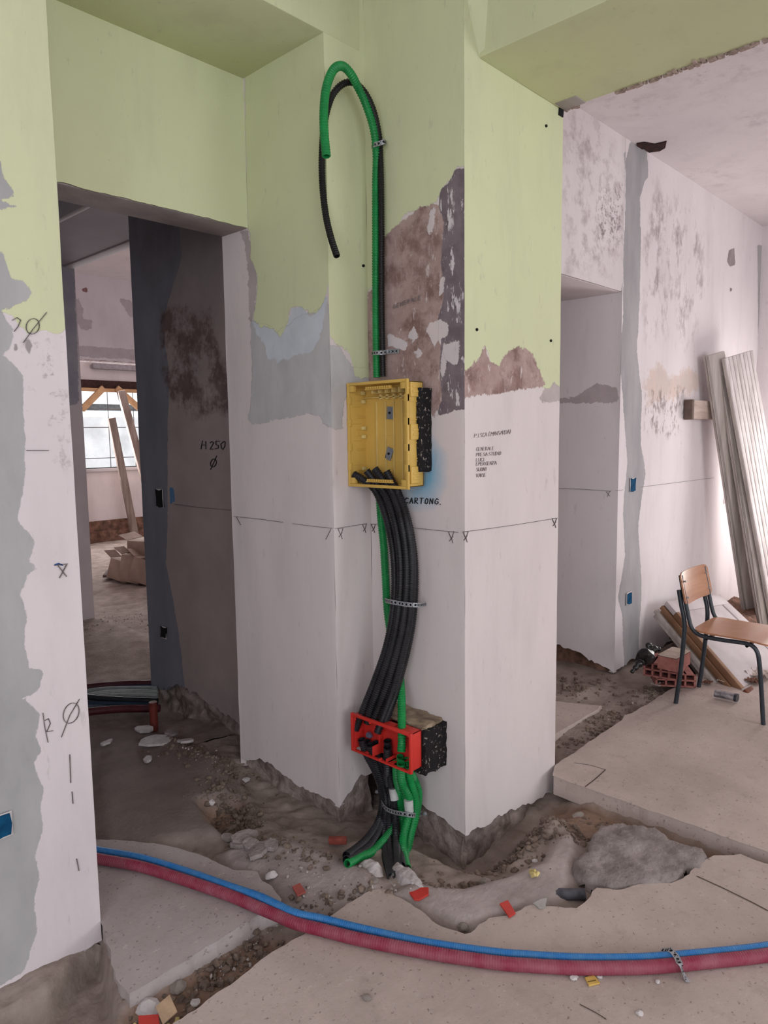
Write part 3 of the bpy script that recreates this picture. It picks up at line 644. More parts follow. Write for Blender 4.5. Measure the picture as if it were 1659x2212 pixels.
# flat plaster flakes
def flake(P, r, ang, name, label, cat, mat, group=None, th=.008, tilt=.1, n=9, seed=0):
    rr = random.Random(seed); pts = [(r*(.7+.4*rr.random())*math.cos(6.283*i/n), r*.7*(.7+.4*rr.random())*math.sin(6.283*i/n)) for i in range(n)]
    mb = MB(); mb.add([(x, y, z) for z in (0, th) for x, y in pts], [tuple(range(n))[::-1], tuple(range(n, 2*n))]+[(i, (i+1) % n, n+(i+1) % n, n+i) for i in range(n)])
    o = mb.build(name, mat, bevel=.0015, smooth=False); o.rotation_euler = (tilt, tilt*.6, ang); o.location = P; return tag(o, label, cat, group)
for k, (q, r, lb) in enumerate([((335, 1610), .085, 'largest flat plaster flake beyond the doorway'), ((370, 1595), .05, 'grey plaster flake behind the largest flake'), ((402, 1612), .045, 'plaster flake standing against the corridor wall foot'), ((230, 1608), .035, 'small pale flake at the left of the corridor floor'), ((320, 1645), .03, 'thin splinter of plaster on the corridor floor'), ((312, 1580), .05, 'flake beside the red pipe stub')]):
    P = onz(*q); flake((P[0], P[1], gh(P[0], P[1])+.015), r, k*1.1, 'plaster_flake', lb, 'plaster flake', m_chip if k != 1 else m_mort, 'plaster flakes in the corridor', .012, .15, 10, k)
for k, (q, r, lb) in enumerate([((527, 1806), .06, 'cracked grey crust plate nearest the column in the left group'), ((545, 1822), .05, 'cracked crust plate left of the trench edge'), ((562, 1836), .055, 'cracked crust plate furthest toward the hoses'), ((510, 1820), .035, 'small crust plate at the left of the cracked group'), ((585, 1828), .04, 'crust plate at the right end of the cracked group'), ((490, 1790), .03, 'smallest crust plate at the edge of the corridor floor')]):
    P = onz(*q); flake((P[0], P[1], gh(P[0], P[1])+.004), r, k*1.7, 'crust_plate', lb, 'mortar crust', m_mort, 'cracked crust plates left of the column', .016, .12*(-1)**k, 8, k+20)
for pl_, zt, lb in (([(838, 1868), (862, 1858), (886, 1880), (912, 1900), (930, 1922), (905, 1926), (880, 1916), (858, 1898)], .012, 'pale plaster lump around the conduits where they enter the floor'), ([(772, 1862), (800, 1848), (832, 1862), (838, 1895), (812, 1905), (782, 1892)], .0, 'low pale plaster lump left of the conduit ends')):
    tag(blob('plaster_lump', zpoly(pl_), zt, simple('crumbly pale plaster', (206, 200, 200), (168, 160, 158), 16, .95, bump=.008), h0=-.04, d=.008, rough=.014, dome=.05), lb, 'plaster lump', 'plaster lumps at the conduit ends')
m_redp = simple('red plastic', (206, 66, 56), (188, 52, 46), 12, .45, spec=.4)
m_brickr = simple('red clay', (150, 74, 62), (120, 58, 50), 30, .9, bump=.003)
def card(name, px4, z, th, label, cat, mat, group=None, bevel=.001):
    P = [onz(x, y, z) for x, y in px4]; n = len(P); mb = MB()
    mb.add([tuple(p) for p in P]+[(p[0], p[1], z+th) for p in P], [tuple(range(n))[::-1], tuple(range(n, 2*n))]+[(i, (i+1) % n, n+(i+1) % n, n+i) for i in range(n)])
    return tag(mb.build(name, mat, bevel=bevel, smooth=False), label, cat, group)
card('plastic_piece', [(631, 1918), (648, 1910), (661, 1929), (642, 1938)], -.012, .006, 'dusty red plastic piece on the mortar behind the blue hose', 'plastic scrap', simple('dusty red plastic', (176, 92, 84), None, 20, .8), 'red plastic scraps')
card('plastic_piece', [(881, 1928), (900, 1919), (926, 1920), (926, 1935), (905, 1947), (895, 1946)], -.004, .006, 'red plastic scrap with a folded corner below the conduits', 'plastic scrap', m_redp, 'red plastic scraps')
card('plastic_piece', [(1079, 1955), (1097, 1947), (1114, 1975), (1100, 1984)], .004, .006, 'upright red plastic scrap at the jagged slab edge', 'plastic scrap', m_redp, 'red plastic scraps')
card('plastic_piece', [(299, 2202), (343, 2199), (347, 2240), (301, 2240)], -.03, .012, 'red plastic scrap cut off by the bottom of the photo', 'plastic scrap', m_redp, 'red plastic scraps')
P = onz(735, 1813, -.01)
tag(MB().frame((P[0]-.03, P[1]+.035, -.035), (.04, -.06, .006), (.02, .015, 0), (0, .004, .024)).build('brick_fragment', m_brickr, bevel=.004), 'broken red brick fragment between column foot and conduits', 'brick')
m_yel = simple('yellow plastic', (222, 188, 106), (206, 170, 92), 12, .4)
r0 = empty('knockout_piece', tuple(onz(1280, 2118)), 'yellow plastic knockout piece with a slot on the floor below the hoses', 'plastic scrap')
a = card('plate', [(1263, 2114), (1284, 2109), (1296, 2126), (1272, 2132)], .001, .005, None, None, m_yel); b = card('slot', [(1269, 2120.5), (1287, 2117), (1288, 2118.5), (1270, 2122)], .0062, .001, None, None, simple('brown slot', (120, 92, 50)))
adopt(r0, a, b)
for k, (q, lb) in enumerate([((282, 2187), 'yellow foam scrap left of the bottom red plastic'), ((380, 2178), 'yellow foam curl in the lower left trench'), ((443, 2157), 'small yellow foam curl on the slab edge at lower left'), ((1153, 1888), 'pale yellow scrap on the mortar right of the column')]):
    P = onz(*q); mb = MB(); rr = random.Random(k+4); s = (.022, .03, .02, .02)[k]
    for i in range(5): mb.cyl((P[0]+rr.uniform(-s, s), P[1]+rr.uniform(-s, s), gh(P[0], P[1])+.01), (P[0]+rr.uniform(-s, s), P[1]+rr.uniform(-s, s), gh(P[0], P[1])+.02), .006, 7)
    tag(mb.build('foam_scrap', simple('yellow foam', (226, 206, 140), None, 30, .9)), lb, 'foam scrap', 'yellow foam scraps')
tag(MB().frame(tuple(onz(352, 2215, -.02)), (.05, .01, 0), (.012, .06, .01), (0, 0, .004)).build('wood_chip', simple('pale wood', (200, 170, 140)), bevel=.001), 'pale wood shaving beside the bottom red scrap', 'wood scrap')
P = onz(1232, 1942, -.05)
tag(MB().cyl((P[0]-.05, P[1]+.06, -.035), (P[0]+.03, P[1]-.04, -.03), .02, 10).build('cable_stub', simple('dusty dark rubber', (86, 84, 92), (60, 58, 62), 30, .8)), 'dusty dark cable stub lying in the gap by the mortar heap', 'cable')
glass, gnt, gb = newmat('clear glass', .05); gb.inputs['Transmission Weight'].default_value = .8; gb.inputs['Base Color'].default_value = (.9, .92, .9, 1)
card('glass_shard', [(1152, 1952), (1170, 1943), (1182, 1941), (1178, 1962), (1165, 1964)], .002, .004, 'clear glass shard lying on the jagged edge of the front slab', 'glass shard', glass)

# ------------------------------------------------------------------ tubes
def spline(pts, step=.004):
    pts = [np.array(p, float) for p in pts]; P = [2*pts[0]-pts[1]]+pts+[2*pts[-1]-pts[-2]]; out = []
    for i in range(1, len(P)-2):
        p0, p1, p2, p3 = P[i-1:i+3]; L = np.linalg.norm(p2-p1); k = max(2, int(L/step))
        for j in range(k):
            t = j/k; out.append(.5*((2*p1)+(-p0+p2)*t+(2*p0-5*p1+4*p2-p3)*t*t+(-p0+3*p1-3*p2+p3)*t**3))
    out.append(pts[-1]); out = np.array(out)
    s = np.concatenate([[0], np.cumsum(np.linalg.norm(np.diff(out, axis=0), axis=1))])
    n = max(2, int(s[-1]/step)); q = np.linspace(0, s[-1], n+1)
    return np.stack([np.interp(q, s, out[:, k]) for k in range(3)], 1)
def tube(name, pts, r, mat, n=14, pitch=.008, depth=.15, step=None, hollow=True, prof=None):
    """corrugated tube: one ring per quarter pitch; ends are open with an inner wall"""
    if step is None: step = pitch/4 if pitch else .02
    C = spline(pts, step); m = len(C)
    T = np.gradient(C, axis=0); T /= np.linalg.norm(T, axis=1)[:, None]
    nn = np.cross(T[0], (0, 0, 1.0)); 
    if np.linalg.norm(nn) < .1: nn = np.cross(T[0], (1.0, 0, 0))
    nn /= np.linalg.norm(nn); V = []; cs = [(math.cos(2*math.pi*i/n), math.sin(2*math.pi*i/n)) for i in range(n)]
    Fc = []
    for k in range(m):
        nn = nn-T[k]*(nn@T[k]); nn /= np.linalg.norm(nn); bb = np.cross(T[k], nn)
        rr = r
        if pitch: rr = r*(1-depth*(1 if (k % 4) in (2, 3) else 0))
        for ci, si in cs: V.append(C[k]+rr*(ci*nn+si*bb))
    def ring(a, b):
        for i in range(n): Fc.append((a+i, a+(i+1) % n, b+(i+1) % n, b+i))
    for k in range(m-1): ring(k*n, (k+1)*n)
    if hollow:
        for end in (0, m-1):
            sgn = 1 if end == 0 else -1; kin = min(m-1, int(.03/step)+1); t = T[end]
            b0 = len(V); o = np.array(V[end*n:(end+1)*n]); c = C[end]
            V += list(c+(o-c)*.86); 
            e2 = kin if end == 0 else m-1-kin; o2 = np.array(V[e2*n:(e2+1)*n]); V += list(C[e2]+(o2-C[e2])*.84)
            ring(end*n, b0); ring(b0, b0+n); Fc.append(tuple(range(b0+n, b0+2*n)))
    me_angle = 30
    o = mobj(name, V, Fc, mat, angle=me_angle)
    bm = bmesh.new(); bm.from_mesh(o.data); bmesh.ops.recalc_face_normals(bm, faces=bm.faces); bm.to_mesh(o.data); bm.free()
    return o
def pxpath(l):       # (px, py, X-plane)
    return [onx(x, y, X) for x, y, X in l]
m_gc = simple('green conduit plastic', (22, 142, 72), (16, 122, 62), 20, .38, spec=.45)
m_bc = simple('black conduit plastic', (12, 12, 14), (18, 18, 20), 12, .4, spec=.45)
m_bcd = simple('dusty black conduit plastic', (16, 16, 19), (38, 38, 43), 9, .42, spec=.5)
CG = 'corrugated conduits of the box installation'
# the two conduits arching from the yellow box
tag(tube('green_conduit', pxpath([(814, 815, 2.19), (813, 760, 2.19), (812, 640, 2.19), (812, 500, 2.185), (812, 400, 2.185), (813, 330, 2.18), (806, 275, 2.16), (790, 225, 2.13), (773, 188, 2.09), (758, 160, 2.04), (740, 143, 1.99), (721, 150, 1.93), (706, 185, 1.89), (700, 230, 1.87), (700, 280, 1.86), (705, 338, 1.85)]), .0165, m_gc, pitch=.0105), 'long green corrugated conduit arching above the yellow box, its cut end hanging', 'conduit', CG)
tag(tube('black_conduit', pxpath([(827, 813, 2.19), (826, 760, 2.19), (824, 640, 2.19), (824, 500, 2.188), (823, 400, 2.188), (821, 330, 2.19), (818, 290, 2.185), (807, 240, 2.16), (790, 203, 2.13), (770, 182, 2.10), (750, 178, 2.07), (730, 190, 2.04), (714, 215, 2.02), (702, 260, 2.0), (696, 320, 1.985), (696, 390, 1.98), (703, 460, 1.975), (714, 510, 1.97), (728, 554, 1.965)]), .0135, m_bc, pitch=.0095), 'long black corrugated conduit arching above the yellow box, hanging lower than the green', 'conduit', CG)
# five black conduits from the yellow box down to the red box
mid = [
 ([(765, 1025, 2.105), (790, 1040, 2.12), (812, 1062, 2.15), (832, 1110, 2.15), (848, 1180, 2.14), (853, 1260, 2.13), (848, 1330, 2.11), (834, 1400, 2.09), (810, 1470, 2.07), (786, 1530, 2.05), (768, 1576, 2.03)], 'outermost left black conduit, its loose end lowest left in the red box'),
 ([(792, 1017, 2.11), (812, 1042, 2.13), (832, 1066, 2.15), (850, 1115, 2.14), (863, 1190, 2.13), (865, 1260, 2.12), (858, 1340, 2.10), (843, 1410, 2.08), (820, 1480, 2.06), (802, 1530, 2.05), (793, 1562, 2.04)], 'second black conduit from the left running between the boxes'),
 ([(810, 1013, 2.12), (830, 1040, 2.13), (849, 1066, 2.15), (866, 1120, 2.14), (877, 1190, 2.14), (878, 1260, 2.13), (871, 1340, 2.11), (856, 1410, 2.09), (835, 1480, 2.07), (822, 1520, 2.06), (808, 1556, 2.045)], 'middle black conduit running between the yellow and the red box'),
 ([(835, 1018, 2.13), (848, 1042, 2.14), (861, 1066, 2.16), (878, 1120, 2.15), (889, 1190, 2.15), (890, 1260, 2.145), (884, 1340, 2.13), (870, 1410, 2.11), (852, 1480, 2.09), (835, 1530, 2.06), (815, 1584, 2.02)], 'rightmost black conduit whose end pokes down into the middle of the red box'),
 ([(838, 1045, 2.17), (862, 1072, 2.185), (880, 1120, 2.19), (893, 1190, 2.19), (896, 1260, 2.185), (891, 1340, 2.17), (878, 1410, 2.15), (862, 1470, 2.12), (847, 1520, 2.08), (832, 1560, 2.05)], 'black conduit tucked behind the others on the wall side')]
for P, lb in mid: tag(tube('black_conduit', pxpath(P), .0165, m_bcd, pitch=.0095), lb, 'conduit', CG)
tag(tube('green_conduit', pxpath([(820, 1075, 2.19), (823, 1120, 2.19), (829, 1180, 2.19), (833, 1250, 2.19), (838, 1330, 2.19), (850, 1400, 2.185), (862, 1450, 2.17), (867, 1500, 2.12), (868, 1560, 2.06), (868, 1600, 2.025), (867, 1622, 2.02)]), .0175, m_gc, pitch=.0105), 'green conduit passing behind the black bundle down into the red box', 'conduit', CG)
# stubs in the red box and the runs to the floor
low = [
 ('g', [(864, 1634, 2.05), (866, 1665, 2.08), (868, 1690, 2.10), (872, 1730, 2.11), (868, 1770, 2.10), (864, 1810, 2.05), (868, 1850, 1.99), (872, 1880, 1.93)], 'green conduit with open end at the top of the green group in the red box', .014),
 ('g', [(856, 1648, 2.035), (857, 1680, 2.06), (862, 1710, 2.09), (862, 1750, 2.09), (848, 1790, 2.05), (810, 1835, 1.90), (780, 1850, 1.80), (750, 1866, 1.70)], 'green conduit that turns left along the floor in front of the black ones', .0165),
 ('g', [(866, 1648, 2.025), (869, 1690, 2.055), (883, 1720, 2.07), (886, 1745, 2.07), (878, 1780, 2.04), (871, 1810, 2.01), (871, 1840, 1.97), (879, 1876, 1.90)], 'green conduit with the white sleeve ending in the floor right of the black ones', .0165),
 ('g', [(876, 1641, 2.06), (885, 1680, 2.09), (895, 1715, 2.10), (898, 1740, 2.10), (893, 1775, 2.08), (884, 1810, 2.05), (879, 1835, 2.02), (876, 1860, 1.97)], 'outer right green conduit below the red box', .0165),
 ('g', [(882, 1652, 2.045), (893, 1680, 2.12), (903, 1705, 2.14), (904, 1730, 2.14), (898, 1765, 2.12), (888, 1800, 2.07), (880, 1840, 2.03)], 'green conduit closest to the wall below the red box', .0165),
 ('b', [(781, 1597, 2.03), (792, 1630, 2.05), (808, 1660, 2.07), (822, 1695, 2.09), (826, 1735, 2.09), (818, 1775, 2.04), (795, 1810, 1.92), (768, 1835, 1.80), (748, 1848, 1.72)], 'black conduit on the far left curving away along the floor', .0165),
 ('b', [(792, 1601, 2.045), (802, 1640, 2.07), (818, 1675, 2.09), (830, 1710, 2.10), (830, 1750, 2.09), (823, 1785, 2.03), (800, 1825, 1.90), (772, 1845, 1.79), (748, 1858, 1.71)], 'second black conduit curving left along the floor', .0165),
 ('b', [(799, 1608, 2.03), (812, 1650, 2.06), (826, 1690, 2.09), (834, 1730, 2.09), (832, 1770, 2.06), (829, 1810, 2.0), (833, 1850, 1.90), (845, 1893, 1.77)], 'black conduit entering the floor left of centre', .0165),
 ('b', [(811, 1604, 2.05), (822, 1650, 2.08), (835, 1690, 2.10), (842, 1730, 2.10), (842, 1775, 2.06), (841, 1815, 2.0), (845, 1855, 1.90), (853, 1892, 1.79)], 'black conduit entering the floor at the centre of the bundle', .0165),
 ('b', [(837, 1600, 2.05), (841, 1650, 2.07), (845, 1690, 2.08), (851, 1720, 2.08), (854, 1760, 2.07), (856, 1800, 2.03), (857, 1840, 1.94), (860, 1880, 1.82)], 'black conduit with the white sleeve below the red box', .0165),
 ('b', [(837, 1614, 2.03), (837, 1655, 2.05), (838, 1700, 2.11), (848, 1740, 2.12), (857, 1790, 2.08), (862, 1830, 2.0), (868, 1870, 1.86)], 'black conduit in front in the middle compartment of the red box', .0165)]
for c, P, lb, r in low:
    tag(tube('green_conduit' if c == 'g' else 'black_conduit', pxpath(P), r, m_gc if c == 'g' else (m_bc if P[1][1] > 1660 else m_bcd), pitch=.0095), lb, 'conduit', CG)
m_sl = simple('white sleeve', (206, 208, 206), None, 20, .5)
for k, P in enumerate(([(849, 1703, 2.075), (853, 1727, 2.075)], [(882, 1728, 2.062), (884, 1753, 2.062)])):
    tag(tube('cable_sleeve', pxpath(P), .0185, m_sl, n=18, pitch=0, step=.01), ('white sleeve around a black conduit below the red box', 'white sleeve around a green conduit above the lowest strap')[k], 'sleeve', 'white sleeves on conduits')
# wads of torn wrap in the red box
fm, fn, fb = newmat('grey film', .25); fb.inputs['Base Color'].default_value = (.18, .2, .3, 1); fb.inputs['Transmission Weight'].default_value = .5
o = bpy.data.objects.new('film_scrap', rock_mesh('film', 12, fm, .9)); col.objects.link(o); o.scale = (.014, .014, .014); o.location = onx(797, 1588, 2.045)
tag(o, 'crumpled bluish film scrap inside the red box', 'plastic film')

# ------------------------------------------------------------------ perforated metal straps
m_zinc = simple('galvanised strap', (186, 189, 194), (160, 164, 170), 30, .4, .35)
m_dk = simple('dark bore', (16, 16, 18), None, 10, .9)
def strap(P3, width, wdir, label, group=None, holes=True, mat=None):
    C = spline(P3, .004); wv = np.array(wdir, float); root = empty('perforated_strap', tuple(C[len(C)//2]), label, 'strap', group)
    T = np.gradient(C, axis=0); T /= np.linalg.norm(T, axis=1)[:, None]
    V = []; Fc = []; m = len(C)
    for k in range(m):
        w = wv-T[k]*(wv@T[k]); w /= np.linalg.norm(w); nrm = np.cross(T[k], w)
        for a in (-1, 1):
            for b in (-1, 1): V.append(C[k]+w*a*width/2+nrm*b*.0006)
    for k in range(m-1):
        a, b = 4*k, 4*k+4
        Fc += [(a, a+1, b+1, b), (a+1, a+3, b+3, b+1), (a+3, a+2, b+2, b+3), (a+2, a, b, b+2)]
    Fc += [(0, 1, 3, 2), (4*m-4, 4*m-3, 4*m-1, 4*m-2)]
    band = mobj('band', V, Fc, mat or m_zinc, angle=60); kids = [band]
    s = np.concatenate([[0], np.cumsum(np.linalg.norm(np.diff(C, axis=0), axis=1))]); d = .010; hb = MB(); hv = MB()
    while d < s[-1]-.006:
        k = int(np.searchsorted(s, d)); k = min(k, m-1); w = wv-T[k]*(wv@T[k]); w /= np.linalg.norm(w); nrm = np.cross(T[k], w)
        hb.cyl(C[k]-nrm*.0009, C[k]+nrm*.0009, width*.27, 12)
        k2 = min(int(np.searchsorted(s, d+.0095)), m-1)
        for a in (-1, 1): hv.cyl(C[k2]+w*a*width*.26-nrm*.0009, C[k2]+w*a*width*.26+nrm*.0009, width*.10, 8)
        d += .019
    hb.add(hv.v, hv.f); kids.append(hb.build('hole_row', m_dk)); adopt(root, *kids); return root
def screw(root, p, r=.007):
    d = np.array((-1, 0, 0)); o = MB().cyl(p, p+d*.006, r, 6).cyl(p+d*.004, p+d*.010, r*.6, 12).build('screw', m_zinc, bevel=.0008); adopt(root, o)
SGp = 'perforated metal straps over the conduits'
s = strap(pxpath([(803, 317, 2.22), (805, 314, 2.17), (811, 312, 2.158), (822, 309, 2.16), (830, 306, 2.172), (834, 308, 2.215)]), .018, (0, 0, 1), 'topmost metal strap holding the green and black conduit near their arch', SGp); screw(s, onx(832, 310, 2.222))
s = strap(pxpath([(803, 764, 2.22), (806, 763, 2.175), (814, 762, 2.163), (824, 762, 2.168), (832, 761, 2.19), (836, 760, 2.212), (850, 759, 2.218), (862, 758, 2.215)]), .017, (0, 0, 1), 'metal strap with a loose tail just above the yellow box', SGp); screw(s, onx(838, 760, 2.212))
s = strap(pxpath([(829, 1294, 2.22), (833, 1297, 2.16), (845, 1300, 2.09), (862, 1303, 2.09), (880, 1306, 2.09), (897, 1307, 2.10), (908, 1307, 2.14), (919, 1305, 2.21)]), .018, (0, 0, 1), 'long metal strap across the black conduit bundle between the boxes', SGp); screw(s, onx(919, 1305, 2.222)); screw(s, onx(830, 1293, 2.222))
s = strap(pxpath([(820, 1712, 2.19), (821, 1726, 2.10), (832, 1745, 2.06), (850, 1754, 2.04), (870, 1758, 2.03), (890, 1761, 2.05), (903, 1760, 2.12), (912, 1757, 2.21)]), .018, (0, 0, 1), 'lowest metal strap around the conduits below the red box', SGp); screw(s, onx(919, 1757, 2.215), .010); screw(s, onx(815, 1710, 2.215), .008)

# ------------------------------------------------------------------ yellow junction box
m_yb = simple('yellow box plastic', (214, 178, 92), (208, 172, 88), 6, .45, spec=.4)
m_ybl = simple('pale yellow lug', (228, 208, 140), None, 6, .45)
m_ybd = simple('yellow box grooves', (150, 116, 50), None, 6, .6)
XF, XB = 2.088, 2.19; Y0, Y1, Z0, Z1 = 1.838, 2.171, 1.353, 1.777
yb = empty('junction_box', (2.19, 2.005, 1.353), 'large open yellow plastic junction box mounted on the column face', 'junction box')
t = .004; fr = .012
mb = MB()           # front flange
for (a, b) in (((XF, Y0, Z0), (XF+.012, Y0+fr, Z1)), ((XF, Y1-fr, Z0), (XF+.012, Y1, Z1)), ((XF, Y0+fr, Z0), (XF+.012, Y1-fr, Z0+fr)), ((XF, Y0+fr, Z1-fr), (XF+.012, Y1-fr, Z1))): mb.box(a, b)
for z in (Z0+.02, Z1-.035):
    for k in range(11): mb.box((XF-.001, 1.93+k*.0125, z+.0055), (XF+.016, 1.937+k*.0125, z+.0145))
    mb.box((XF+.002, 1.925, z+.001), (XF+.016, 2.07, z+.006))
for (y, z) in ((Y0+fr, Z0+fr), (Y0+fr, Z1-fr-.025), (Y1-fr-.025, Z0+fr), (Y1-fr-.025, Z1-fr-.025)): mb.box((XF+.001, y, z), (XF+.02, y+.025, z+.025))
for y in (Y0, Y1-.016):
    for z in (1.42, 1.50, 1.60, 1.69): mb.box((XF-.001, y, z), (XF+.014, y+.017, z+.03))
k1 = mb.build('rim', m_yb, bevel=.002)
yi0, yi1, zi0, zi1 = Y0+.008, Y1-.008, Z0+.008, Z1-.008
mb = MB()
mb.box((XF+.01, yi0, zi0), (XB, yi0+t, zi1)); mb.box((XF+.01, yi1-t, zi0), (XB, yi1, zi1)); mb.box((XF+.01, yi0, zi1-t), (XB, yi1, zi1))
mb.box((XF+.01, yi0, zi0), (XB, 1.88, zi0+t)); mb.box((XF+.01, 2.13, zi0), (XB, yi1, zi0+t)); mb.box((XF+.07, 1.88, zi0), (XB, 2.13, zi0+t))
for z0, z1 in ((1.375, 1.44), (1.545, 1.605), (1.71, 1.765)):        # raised outer lugs on the right side
    mb.box((XF+.02, yi0-.008, z0), (XB-.03, yi0+.001, z1)); mb.box((XF+.03, yi0-.011, z0+.016), (XB-.04, yi0-.006, z0+.024)); mb.box((XF+.03, yi0-.011, z0+.034), (XB-.04, yi0-.006, z0+.042))
for z in (1.37, 1.47, 1.53, 1.62, 1.69, 1.74): mb.box((XF+.012, yi0-.004, z), (XB-.02, yi0, z+.004))
sd = mb
mb = MB(); mb.box((XB-.004, yi0, zi0), (XB, yi1, zi1)); k3 = mb.build('back_panel', m_yb)
mb = MB()
for y in (1.945, 1.992, 2.037, 2.088, 1.885): mb.box((XB-.012, y, 1.385), (XB-.003, y+.0045, 1.70))
for z in (1.73,):
    for k in range(6): mb.box((XF+.03, 1.87+k*.037, z), (XB-.02, 1.874+k*.037, z+.02)); mb.box((XB-.02, 1.866+k*.037, z-.022), (XB-.003, 1.880+k*.037, z))
for y in (1.885, 1.95, 2.04):
    for z in (1.46, 1.56, 1.65): mb.box((XB-.0055, y-.02, z), (XB-.003, y+.02, z+.0015))
mb.box((XB-.02, yi0, 1.715), (XB-.003, yi1, 1.72))
k4 = mb.build('rib', simple('yellow rib highlight', (228, 200, 126), None, 6, .4), bevel=.001)  # same plastic as the box; caught light put into a paler colour
mg = MB(); lugs = []
for zc in (1.405, 1.575, 1.72):
    for dz in (-.018, .018):
        lugs.append(MB().box((XB-.032, yi1-.014, zc+dz-.007), (XB-.012, yi1-t+.001, zc+dz+.008)).build('lug', m_ybl, bevel=.002))
for z in (1.50, 1.635):
    mg.box((XF+.045, yi1-t-.003, z), (XB-.01, yi1-t, z+.002)); mg.box((XF+.045, yi1-t-.003, z+.008), (XB-.01, yi1-t, z+.010))
for z0, z1 in ((1.54, 1.61), (1.68, 1.755), (1.37, 1.44)):
    mg.box((XF+.022, yi1-t-.002, z0), (XB-.03, yi1-t, z0+.0016)); mg.box((XF+.022, yi1-t-.002, z1), (XB-.03, yi1-t, z1+.0016)); mg.box((XF+.04, yi1-t-.004, (z0+z1)/2-.014), (XB-.035, yi1-t, (z0+z1)/2-.012)); mg.box((XF+.04, yi1-t-.004, (z0+z1)/2+.012), (XB-.035, yi1-t, (z0+z1)/2+.014)); mg.box((XF+.045, yi1-t-.004, (z0+z1)/2-.014), (XF+.047, yi1-t, (z0+z1)/2+.014))
for q in lugs: q['label'] = 'pale yellow moulded lug'
sd.add(mg.v, mg.f); k2 = sd.build('side_panel', m_yb, bevel=.0008)
m_gp = simple('grey adhesive pad', (128, 134, 142), (112, 118, 126), 12, .5)
kids = [k1, k2, k3, k4]+lugs
for (x, y), a in (((842, 892), 0.06), ((840, 980), .38)):
    c = onx(x, y, XB-.012); ex = np.array((0, math.cos(a), math.sin(a))); ez = np.array((0, -math.sin(a), math.cos(a)))
    mb = MB().frame(c-ex*.0165-ez*.025, ex*.033, ez*.05, (.003, 0, 0)).frame(c-ex*.003-ez*.025-np.array((.0015, 0, 0)), ex*.002, ez*.05, (.002, 0, 0)).frame(c-ex*.009-ez*.025-np.array((.0015, 0, 0)), ex*.002, ez*.05, (.002, 0, 0)); q = mb.build('mounting_plate', m_gp, bevel=.0008)
    q['label'] = 'small grey plate with a screw'; kids.append(q); sc_ = MB().cyl(c-np.array((.004, 0, 0)), c, .005, 12).build('screw', m_dk); sc_.parent = q; kids_s = sc_
    sc_.data.transform(Matrix.Identity(4))
adopt(yb, *kids)
for q in kids:
    for ch in q.children: ch.data.transform(Matrix.Translation(-Vector(yb.location)))
# black foam pads
def foam(name, a, b, label, mat, amp=.006):
    mb = MB().box(a, b); o = mb.build(name, mat); bm = bmesh.new(); bm.from_mesh(o.data)
    bmesh.ops.subdivide_edges(bm, edges=bm.edges, cuts=18, use_grid_fill=True)
    for v in bm.verts:
        n = Vector([mnoise.noise(v.co*30+Vector((k*5, 0, 0)))+.6*mnoise.noise(v.co*75+Vector((k*5, 0, 0))) for k in range(3)]); v.co += n*amp
        v.co.x = min(v.co.x, 2.226)
    bm.to_mesh(o.data); bm.free(); return tag(o, label, 'foam block')
m_foam, fnt, fb = newmat('black speckled foam', .95)
cc = mix(fnt, mrange(fnt, ntex(fnt, 90, 3, (1, 1, .7), .6), .60, .66), srgb((30, 28, 30)), srgb((158, 148, 140)))
fnt.links.new(cc, fb.inputs['Base Color']); bp = N(fnt, 'ShaderNodeBump'); bp.inputs['Distance'].default_value = .006; fnt.links.new(ntex(fnt, 90, 5), bp.inputs['Height']); fnt.links.new(bp.outputs[0], fb.inputs['Normal'])
foam('foam_block', (2.150, 1.832, 1.418), (2.226, 1.88, 1.745), 'narrow black speckled foam block behind the yellow box', m_foam, .004)
foam('foam_block', (2.088, 1.764, .222), (2.226, 2.03, .40), 'thick black speckled foam block behind the red box', m_foam, .007)
o = foam('mortar_bed', (2.09, 1.78, .385), (2.226, 2.10, .415), 'beige mortar bedding on top of the foam behind the red box', simple('beige mortar', (176, 156, 132), (120, 104, 88), 14, .95, bump=.006), .008); o['category'] = 'mortar bedding'

# ------------------------------------------------------------------ red wall box
m_rb = simple('red box plastic', (214, 58, 50), (204, 50, 44), 5, .42, spec=.4)
m_rbd = simple('red box grooves', (120, 24, 22), None, 5, .6)
XF, XB = 2.005, 2.078; Y0, Y1, Z0, Z1 = 1.765, 2.098, .255, .418
rb = empty('wall_box', (XB, 1.93, Z0), 'open red plastic wall box low on the column, full of conduit ends', 'junction box')
mb = MB(); fr = .011
for (a, b) in (((XF, Y0, Z0), (XF+.014, Y0+fr, Z1)), ((XF, Y1-fr, Z0), (XF+.014, Y1, Z1)), ((XF, Y0+fr, Z0), (XF+.014, Y1-fr, Z0+.008)), ((XF, Y0+fr, Z1-.012), (XF+.014, Y1-fr, Z1))): mb.box(a, b)
for y, z in ((Y0+.008, Z0+.006), (Y0+.008, Z1-.014), (Y1-.018, Z0+.006), (Y1-.018, Z1-.014), (1.93, Z0+.004), (1.98, Z1-.018)): mb.cyl((XF-.0008, y+.005, z+.004), (XF+.016, y+.005, z+.004), .006, 12)
k1 = mb.build('rim', m_rb, bevel=.002)
mb = MB(); i0, i1 = Y0+.008, Y1-.008
mb.box((XF+.012, i0, Z0+.006), (XB, i0+.003, Z1-.006)); mb.box((XF+.012, i1-.003, Z0+.006), (XB, i1, Z1-.006))
mb.box((XF+.012, i0, Z1-.010), (XB, 1.835, Z1-.006)); mb.box((XF+.055, 1.835, Z1-.010), (XB, i1, Z1-.006)); mb.box((XF+.012, 2.06, Z1-.010), (XB, i1, Z1-.006)); mb.box((XF+.012, 1.88, Z1-.010), (XB, 1.93, Z1-.006))
